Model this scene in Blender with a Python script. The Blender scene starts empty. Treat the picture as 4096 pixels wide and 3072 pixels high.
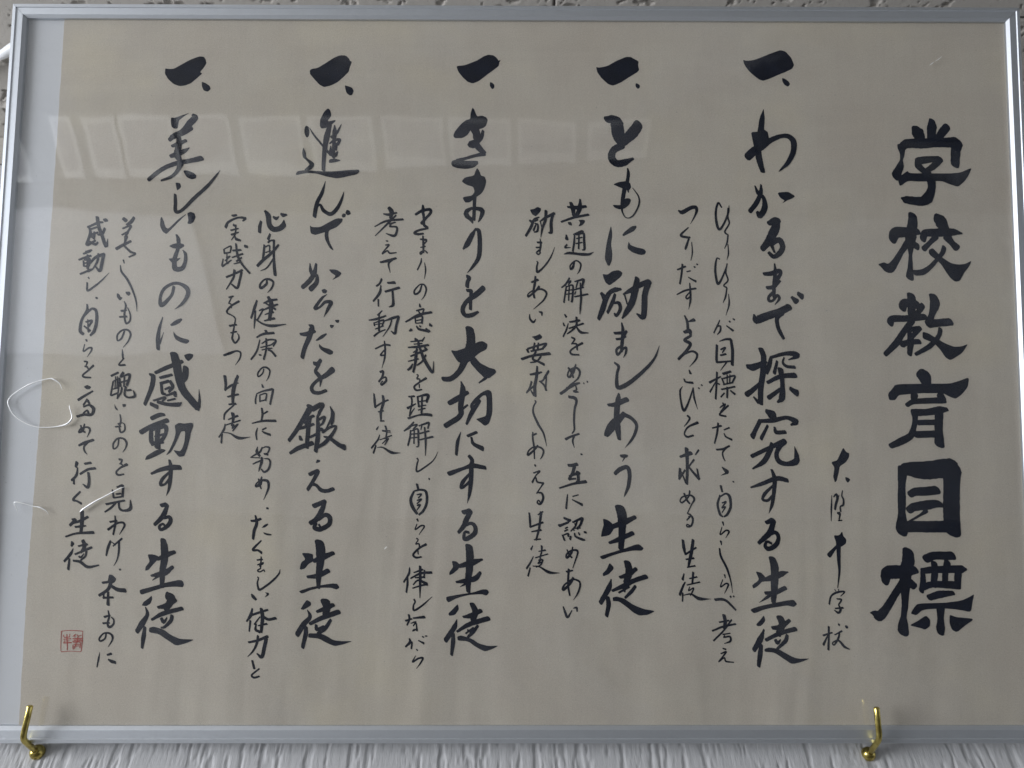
import bpy, bmesh, math, random
import numpy as np
from mathutils import Vector, Matrix
from mathutils.geometry import tessellate_polygon

scene = bpy.context.scene
rad = math.radians

# ------------------------------------------------------------------ place
# world: z up, the wall is the plane y=0, the room lies at y<0.
TILT = rad(38)                      # the frame leans out of the wall at the top
S, CC = math.sin(TILT), math.cos(TILT)
ORIGIN = Vector((0, -.022, 2.1))    # lower left corner of the glass opening
FRAME_M = Matrix(((1, 0, 0, 0), (0, -S, -CC, -.022), (0, CC, -S, 2.1), (0, 0, 0, 1)))

# ------------------------------------------------------------------ camera
cam_d = bpy.data.cameras.new("camera")
cam = bpy.data.objects.new("camera", cam_d)
scene.collection.objects.link(cam)
scene.camera = cam
cam_d.sensor_width = 36
cam_d.lens = 36 * 3100 / 4096
cam_d.clip_start = .02
cam_d.clip_end = 100
rx, ry, rz = rad(4.65609056), rad(-.23991206), rad(.29390094)
cam_local = Matrix.Translation((.39713681, .21078955, .60946475)) @ (
    Matrix.Rotation(rz, 4, 'Z') @ Matrix.Rotation(ry, 4, 'Y') @ Matrix.Rotation(rx, 4, 'X'))
cam.matrix_world = FRAME_M @ cam_local

# ------------------------------------------------------------------ light
world = bpy.data.worlds.new("World")
scene.world = world
world.use_nodes = True
bg = world.node_tree.nodes["Background"]
bg.inputs[0].default_value = (.88, .93, 1.0, 1)
bg.inputs[1].default_value = .66

def area(name, loc, target, sx, sy, power, col):
    d = bpy.data.lights.new(name, 'AREA')
    d.shape = 'RECTANGLE'
    d.size, d.size_y = sx, sy
    d.energy = power
    d.color = col
    o = bpy.data.objects.new(name, d)
    scene.collection.objects.link(o)
    o.location = loc
    o.rotation_euler = (Vector(target) - Vector(loc)).to_track_quat('-Z', 'Y').to_euler()
    return o

# daylight through the windows at the left end of the corridor
area("window_light", (-2.9, -1.6, 1.8), (.4, -1.0, 2.0), 1.7, 1.5, 98, (.93, .955, 1.0))

scene.view_settings.view_transform = 'Standard'
scene.view_settings.look = 'None'
scene.view_settings.gamma = 1
scene.view_settings.use_curve_mapping = False
scene.view_settings.exposure = .33

# ------------------------------------------------------------------ helpers
def tag(o, label=None, cat=None, group=None, kind=None):
    if label: o['label'] = label
    if cat: o['category'] = cat
    if group: o['group'] = group
    if kind: o['kind'] = kind
    return o

def empty(name, loc=(0, 0, 0), mat=None):
    o = bpy.data.objects.new(name, None)
    scene.collection.objects.link(o)
    o.empty_display_size = .05
    if mat is not None: o.matrix_world = mat
    else: o.location = loc
    return o

def obj(name, verts, faces, m, parent=None, smooth=False):
    me = bpy.data.meshes.new(name)
    me.from_pydata([tuple(v) for v in verts], [], faces)
    me.validate()
    me.update()
    me.materials.append(m)
    if smooth:
        for p in me.polygons: p.use_smooth = True
    o = bpy.data.objects.new(name, me)
    scene.collection.objects.link(o)
    if parent is not None: o.parent = parent
    return o

def grid_obj(name, X, Y, Z, m, parent=None, smooth=True):
    """numpy grid (n,m) of points -> quad mesh"""
    n, k = X.shape
    co = np.stack([X, Y, Z], -1).reshape(-1, 3).astype(np.float32)
    i = np.arange(n - 1)[:, None] * k + np.arange(k - 1)[None, :]
    q = np.stack([i, i + 1, i + k + 1, i + k], -1).reshape(-1, 4).astype(np.int32)
    me = bpy.data.meshes.new(name)
    me.vertices.add(len(co)); me.vertices.foreach_set('co', co.ravel())
    me.loops.add(q.size); me.loops.foreach_set('vertex_index', q.ravel())
    me.polygons.add(len(q)); me.polygons.foreach_set('loop_start', np.arange(len(q), dtype=np.int32) * 4)
    me.update(calc_edges=True)
    me.polygons.foreach_set('use_smooth', np.full(len(q), smooth))
    me.materials.append(m)
    o = bpy.data.objects.new(name, me)
    scene.collection.objects.link(o)
    if parent is not None: o.parent = parent
    return o

def box(name, lo, hi, m, parent=None, bevel=0):
    bm = bmesh.new()
    bmesh.ops.create_cube(bm, size=1)
    for v in bm.verts:
        v.co = Vector([lo[i] + (v.co[i] + .5) * (hi[i] - lo[i]) for i in range(3)])
    if bevel:
        bmesh.ops.bevel(bm, geom=bm.edges[:], offset=bevel, segments=2, affect='EDGES')
    me = bpy.data.meshes.new(name)
    bm.to_mesh(me); bm.free()
    me.materials.append(m)
    o = bpy.data.objects.new(name, me)
    scene.collection.objects.link(o)
    if parent is not None: o.parent = parent
    return o

def smooth_path(pts, n=8):
    P = [Vector(p) for p in pts]
    out = []
    for i in range(len(P) - 1):
        a = P[i - 1] if i else P[0] * 2 - P[1]
        b, c = P[i], P[i + 1]
        d = P[i + 2] if i + 2 < len(P) else c * 2 - b
        for j in range(n):
            t = j / n
            out.append(.5 * ((2 * b) + (c - a) * t + (2 * a - 5 * b + 4 * c - d) * t * t + (3 * b - a - 3 * c + d) * t ** 3))
    out.append(P[-1])
    return out

def tube(name, path, radii, m, parent=None, seg=14, flat=1.0, cap=True):
    P = [Vector(p) for p in path]
    if not hasattr(radii, '__len__'): radii = [radii] * len(P)
    up = None
    V, F = [], []
    for i, p in enumerate(P):
        t = (P[min(i + 1, len(P) - 1)] - P[max(i - 1, 0)]).normalized()
        if up is None:
            up = t.orthogonal().normalized()
        up = (up - t * up.dot(t)).normalized()
        sd = t.cross(up)
        for k in range(seg):
            a = 2 * math.pi * k / seg
            V.append(p + up * math.cos(a) * radii[i] + sd * math.sin(a) * radii[i] * flat)
    for i in range(len(P) - 1):
        for k in range(seg):
            F.append((i * seg + k, i * seg + (k + 1) % seg, (i + 1) * seg + (k + 1) % seg, (i + 1) * seg + k))
    if cap:
        F.append(tuple(range(seg))[::-1]); F.append(tuple(range((len(P) - 1) * seg, len(P) * seg)))
    return obj(name, V, F, m, parent, True)

# ------------------------------------------------------------------ materials
class NT:
    def __init__(self, name):
        self.m = bpy.data.materials.new(name); self.m.use_nodes = True
        self.t = self.m.node_tree
        self.b = self.t.nodes["Principled BSDF"]
        self.out = self.t.nodes["Material Output"]
    def n(self, typ, **kw):
        x = self.t.nodes.new(typ)
        for k, v in kw.items():
            if isinstance(k, str) and hasattr(x, k): setattr(x, k, v)
            else: x.inputs[k].default_value = v
        return x
    def l(self, a, b): self.t.links.new(a, b)
    def coords(self, scale=(1, 1, 1), rot=(0, 0, 0)):
        tc = self.n('ShaderNodeTexCoord'); mp = self.n('ShaderNodeMapping')
        mp.inputs['Scale'].default_value = scale; mp.inputs['Rotation'].default_value = rot
        self.l(tc.outputs['Object'], mp.inputs[0]); return mp.outputs[0]
    def noise(self, vec, scale, detail=4, rough=.55, dist=0):
        x = self.n('ShaderNodeTexNoise')
        x.inputs['Scale'].default_value = scale; x.inputs['Detail'].default_value = detail
        x.inputs['Roughness'].default_value = rough; x.inputs['Distortion'].default_value = dist
        self.l(vec, x.inputs['Vector']); return x.outputs['Fac']
    def ramp(self, fac, stops):
        r = self.n('ShaderNodeValToRGB'); e = r.color_ramp.elements
        while len(e) < len(stops): e.new(.5)
        for i, (p, c) in enumerate(stops):
            e[i].position = p; e[i].color = (c[0], c[1], c[2], 1) if hasattr(c, '__len__') else (c, c, c, 1)
        self.l(fac, r.inputs[0]); return r.outputs[0]
    def mix(self, fac, a, b, mode='MIX'):
        x = self.n('ShaderNodeMix'); x.data_type = 'RGBA'; x.blend_type = mode
        for s, v in ((x.inputs[0], fac), (x.inputs[6], a), (x.inputs[7], b)):
            if hasattr(v, 'is_linked') or hasattr(v, 'links'): self.l(v, s)
            elif hasattr(v, '__len__'): s.default_value = (v[0], v[1], v[2], 1)
            else: s.default_value = v
        return x.outputs[2]
    def bump(self, h, strength, dist):
        x = self.n('ShaderNodeBump'); x.inputs['Strength'].default_value = strength
        x.inputs['Distance'].default_value = dist
        self.l(h, x.inputs['Height']); self.l(x.outputs[0], self.b.inputs['Normal']); return x

def plain(name, col, rough=.6, metal=0, spec=.5):
    t = NT(name)
    t.b.inputs['Base Color'].default_value = (*col, 1)
    t.b.inputs['Roughness'].default_value = rough
    t.b.inputs['Metallic'].default_value = metal
    t.b.inputs['Specular IOR Level'].default_value = spec
    v = t.coords(); nz = t.noise(v, 60, 5)
    c = t.mix(nz, tuple(x * .93 for x in col), tuple(min(1, x * 1.07) for x in col))
    t.l(c, t.b.inputs['Base Color'])
    return t

# aged calligraphy paper: faint mottling, long fibres, slow cockling
t = NT("aged_paper"); v = t.coords()
big = t.noise(v, 5.5, 4, .6); mid = t.noise(v, 26, 4, .6); fine = t.noise(v, 900, 2, .6)
fib = t.noise(t.coords((240, 30, 1)), 1, 3, .5)
c = t.ramp(big, [(.30, (.695, .607, .520)), (.5, (.730, .657, .572)), (.70, (.775, .682, .540))])
c = t.mix(t.ramp(mid, [(.35, 0), (.75, .55)]), c, (.630, .550, .485))
c = t.mix(.17, c, t.ramp(fine, [(.3, (.3, .29, .26)), (.7, (.85, .83, .8))]))
c = t.mix(.035, c, t.ramp(fib, [(.3, (.35, .32, .28)), (.7, (.8, .78, .74))]))
t.l(c, t.b.inputs['Base Color'])
t.b.inputs['Roughness'].default_value = .85; t.b.inputs['Specular IOR Level'].default_value = .2
wv = t.noise(t.coords((5, 1.2, 1)), 1.6, 3, .5, .4)
wv2 = t.noise(t.coords((1.4, 9, 1), (0, 0, .12)), 1.5, 3, .5, .3)
wv3 = t.noise(t.coords((16, 4, 1), (0, 0, -.08)), 1.3, 2, .5, .3)
tc_ = t.n('ShaderNodeTexCoord'); sp_ = t.n('ShaderNodeSeparateXYZ'); t.l(tc_.outputs['Object'], sp_.inputs[0])
low = t.n('ShaderNodeMapRange'); t.l(sp_.outputs[1], low.inputs[0])          # cockled upright in the lower half, across in the upper
low.inputs[1].default_value = .12; low.inputs[2].default_value = .42; low.inputs[3].default_value = 1; low.inputs[4].default_value = .12
top = t.n('ShaderNodeMapRange'); t.l(sp_.outputs[1], top.inputs[0])
top.inputs[1].default_value = .2; top.inputs[2].default_value = .5; top.inputs[3].default_value = .25; top.inputs[4].default_value = 1
def mul(a, b):
    m_ = t.n('ShaderNodeMath'); m_.operation = 'MULTIPLY'; t.l(a, m_.inputs[0]); t.l(b, m_.inputs[1]); return m_.outputs[0]
def add(a, b):
    m_ = t.n('ShaderNodeMath'); m_.operation = 'ADD'; t.l(a, m_.inputs[0]); t.l(b, m_.inputs[1]); return m_.outputs[0]
hv = add(mul(wv, low.outputs[0]), mul(wv2, top.outputs[0]))
sc3 = t.n('ShaderNodeMath'); sc3.operation = 'MULTIPLY'; sc3.inputs[1].default_value = .12; t.l(mul(wv3, low.outputs[0]), sc3.inputs[0])
t.bump(add(hv, sc3.outputs[0]), .55, .015)
M_PAPER = t.m

t = NT("backing_board_card"); v = t.coords()
c = t.mix(t.noise(v, 9, 4), (.77, .78, .84), (.84, .845, .89))
t.l(c, t.b.inputs['Base Color']); t.b.inputs['Roughness'].default_value = .8
M_MAT = t.m

def ink_mat(name, a, b):
    t = NT(name); v = t.coords()
    c = t.mix(t.ramp(t.noise(v, 45, 3), [(.35, 0), (.7, 1)]), a, b)
    t.l(c, t.b.inputs['Base Color'])
    t.b.inputs['Roughness'].default_value = .7; t.b.inputs['Specular IOR Level'].default_value = .10
    return t.m
M_INK = ink_mat("sumi_ink", (.005, .008, .021), (.010, .015, .036))
M_SEAL = ink_mat("vermilion_seal_ink", (.46, .060, .050), (.52, .14, .12))

t = NT("brushed_aluminium"); v = t.coords()
t.b.inputs['Metallic'].default_value = 1
nz = t.noise(t.coords((4, 4, 4)), 140, 4, .6)
t.b.inputs['Metallic'].default_value = .9
t.l(t.mix(nz, (.60, .63, .675), (.68, .71, .755)), t.b.inputs['Base Color'])
t.l(t.ramp(nz, [(.3, .46), (.7, .54)]), t.b.inputs['Roughness'])
M_ALU = t.m

t = NT("acrylic_glazing")
tr = t.n('ShaderNodeBsdfTransparent'); tr.inputs[0].default_value = (.97, .975, .97, 1)
gl = t.n('ShaderNodeBsdfGlossy'); gl.inputs['Roughness'].default_value = .03
gl.inputs[0].default_value = (1, 1, 1, 1)
fr = t.n('ShaderNodeFresnel')
ge = t.n('ShaderNodeNewGeometry'); ior = t.n('ShaderNodeMapRange')      # same thin-sheet reflectance from both sides
ior.inputs['To Min'].default_value = 1.56; ior.inputs['To Max'].default_value = 1 / 1.56
t.l(ge.outputs['Backfacing'], ior.inputs['Value']); t.l(ior.outputs[0], fr.inputs[0])
mx = t.n('ShaderNodeMixShader')
t.l(fr.outputs[0], mx.inputs[0]); t.l(tr.outputs[0], mx.inputs[1]); t.l(gl.outputs[0], mx.inputs[2])
df = t.n('ShaderNodeBsdfDiffuse'); df.inputs[0].default_value = (.9, .9, .92, 1)     # dust and smears, with pale glare patches painted into the same haze
sm_a = t.ramp(t.noise(t.coords((1, 1.5, 1), (0, 0, .5)), 6, 5, .62, .8), [(.50, 0), (.75, .045)])
sm_b = t.ramp(t.noise(t.coords((1, 1, 1)), 520, 2, .6), [(.72, 0), (.80, .22)])
sm = t.mix(1.0, sm_a, sm_b, 'ADD')
mh = t.n('ShaderNodeMixShader'); t.l(sm, mh.inputs[0]); t.l(mx.outputs[0], mh.inputs[1]); t.l(df.outputs[0], mh.inputs[2])
t.l(mh.outputs[0], t.out.inputs[0])
bp = t.n('ShaderNodeBump'); bp.inputs['Strength'].default_value = .35; bp.inputs['Distance'].default_value = .0012
t.l(t.noise(t.coords((1, 1.6, 1)), 7, 2, .4), bp.inputs['Height'])
t.l(bp.outputs[0], gl.inputs['Normal'])
M_GLASS = t.m

t = NT("polished_brass")
t.b.inputs['Metallic'].default_value = 1
v = t.coords()
t.l(t.mix(t.ramp(t.noise(v, 160, 4), [(.35, 0), (.62, 1)]), (.36, .28, .08), (.60, .50, .16)), t.b.inputs['Base Color'])
t.b.inputs['Roughness'].default_value = .24
M_BRASS = t.m

M_GLARE = plain("shiny_white_glare", (.97, .98, .99), .42, .6).m  # near-white colour stands in for glare lines on the glazing

t = NT("textured_wallpaper"); v = t.coords((1, 1, .12))
c = t.mix(t.noise(v, 220, 4, .6), (.49, .49, .50), (.58, .58, .585))
t.l(c, t.b.inputs['Base Color']); t.b.inputs['Roughness'].default_value = .6
t.bump(t.noise(t.coords((1, 1, .16)), 900, 3, .6), .5, .0006)
M_WALLP = t.m

t = NT("mineral_fibre_tile"); v = t.coords()
c = t.mix(t.noise(v, 14, 4), (.40, .375, .34), (.46, .435, .40))
c = t.mix(t.ramp(t.noise(v, 420, 3, .7), [(.62, 0), (.72, .7)]), c, (.17, .11, .10))
t.l(c, t.b.inputs['Base Color']); t.b.inputs['Roughness'].default_value = .9
t.bump(t.noise(v, 700, 4, .7), .6, .001)
M_TILE = t.m

M_TRIM = plain("painted_trim", (.50, .47, .42), .6).m
M_CORRIDOR = plain("corridor_wall_paint", (.43, .43, .42), .7).m
M_UPPER = plain("upper_corridor_wall_paint", (.16, .155, .14), .7).m
M_FLOOR = plain("grey_floor_sheet", (.16, .158, .15), .6).m
M_SHEET = plain("white_paper_sheet", (.92, .92, .90), .7).m
M_PRINT = plain("grey_print", (.52, .51, .52), .7).m
M_BOARD = plain("grey_green_board", (.20, .20, .18), .8).m
M_SHELF = plain("dark_rail_paint", (.20, .19, .17), .6).m
M_DOOR = plain("white_door_paint", (.74, .75, .77), .5).m
M_CORD = plain("white_cord_cover", (.86, .88, .90), .5).m

HOOKTIP = [(0.04109, -0.04178, 2.10582), (0.67383, -0.04246, 2.1067)]
CORD = [(-0.3673, -0.1221, 2.9436), (-0.3173, -0.1449, 2.9426), (-0.296, -0.1544, 2.9396), (-0.2766, -0.1631, 2.9396), (-0.2581, -0.1666, 2.9396)]
def GLASS_BOW(x, y):
    """how far the thin plastic sheet bows forward (metres)"""
    return 0 * x

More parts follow.
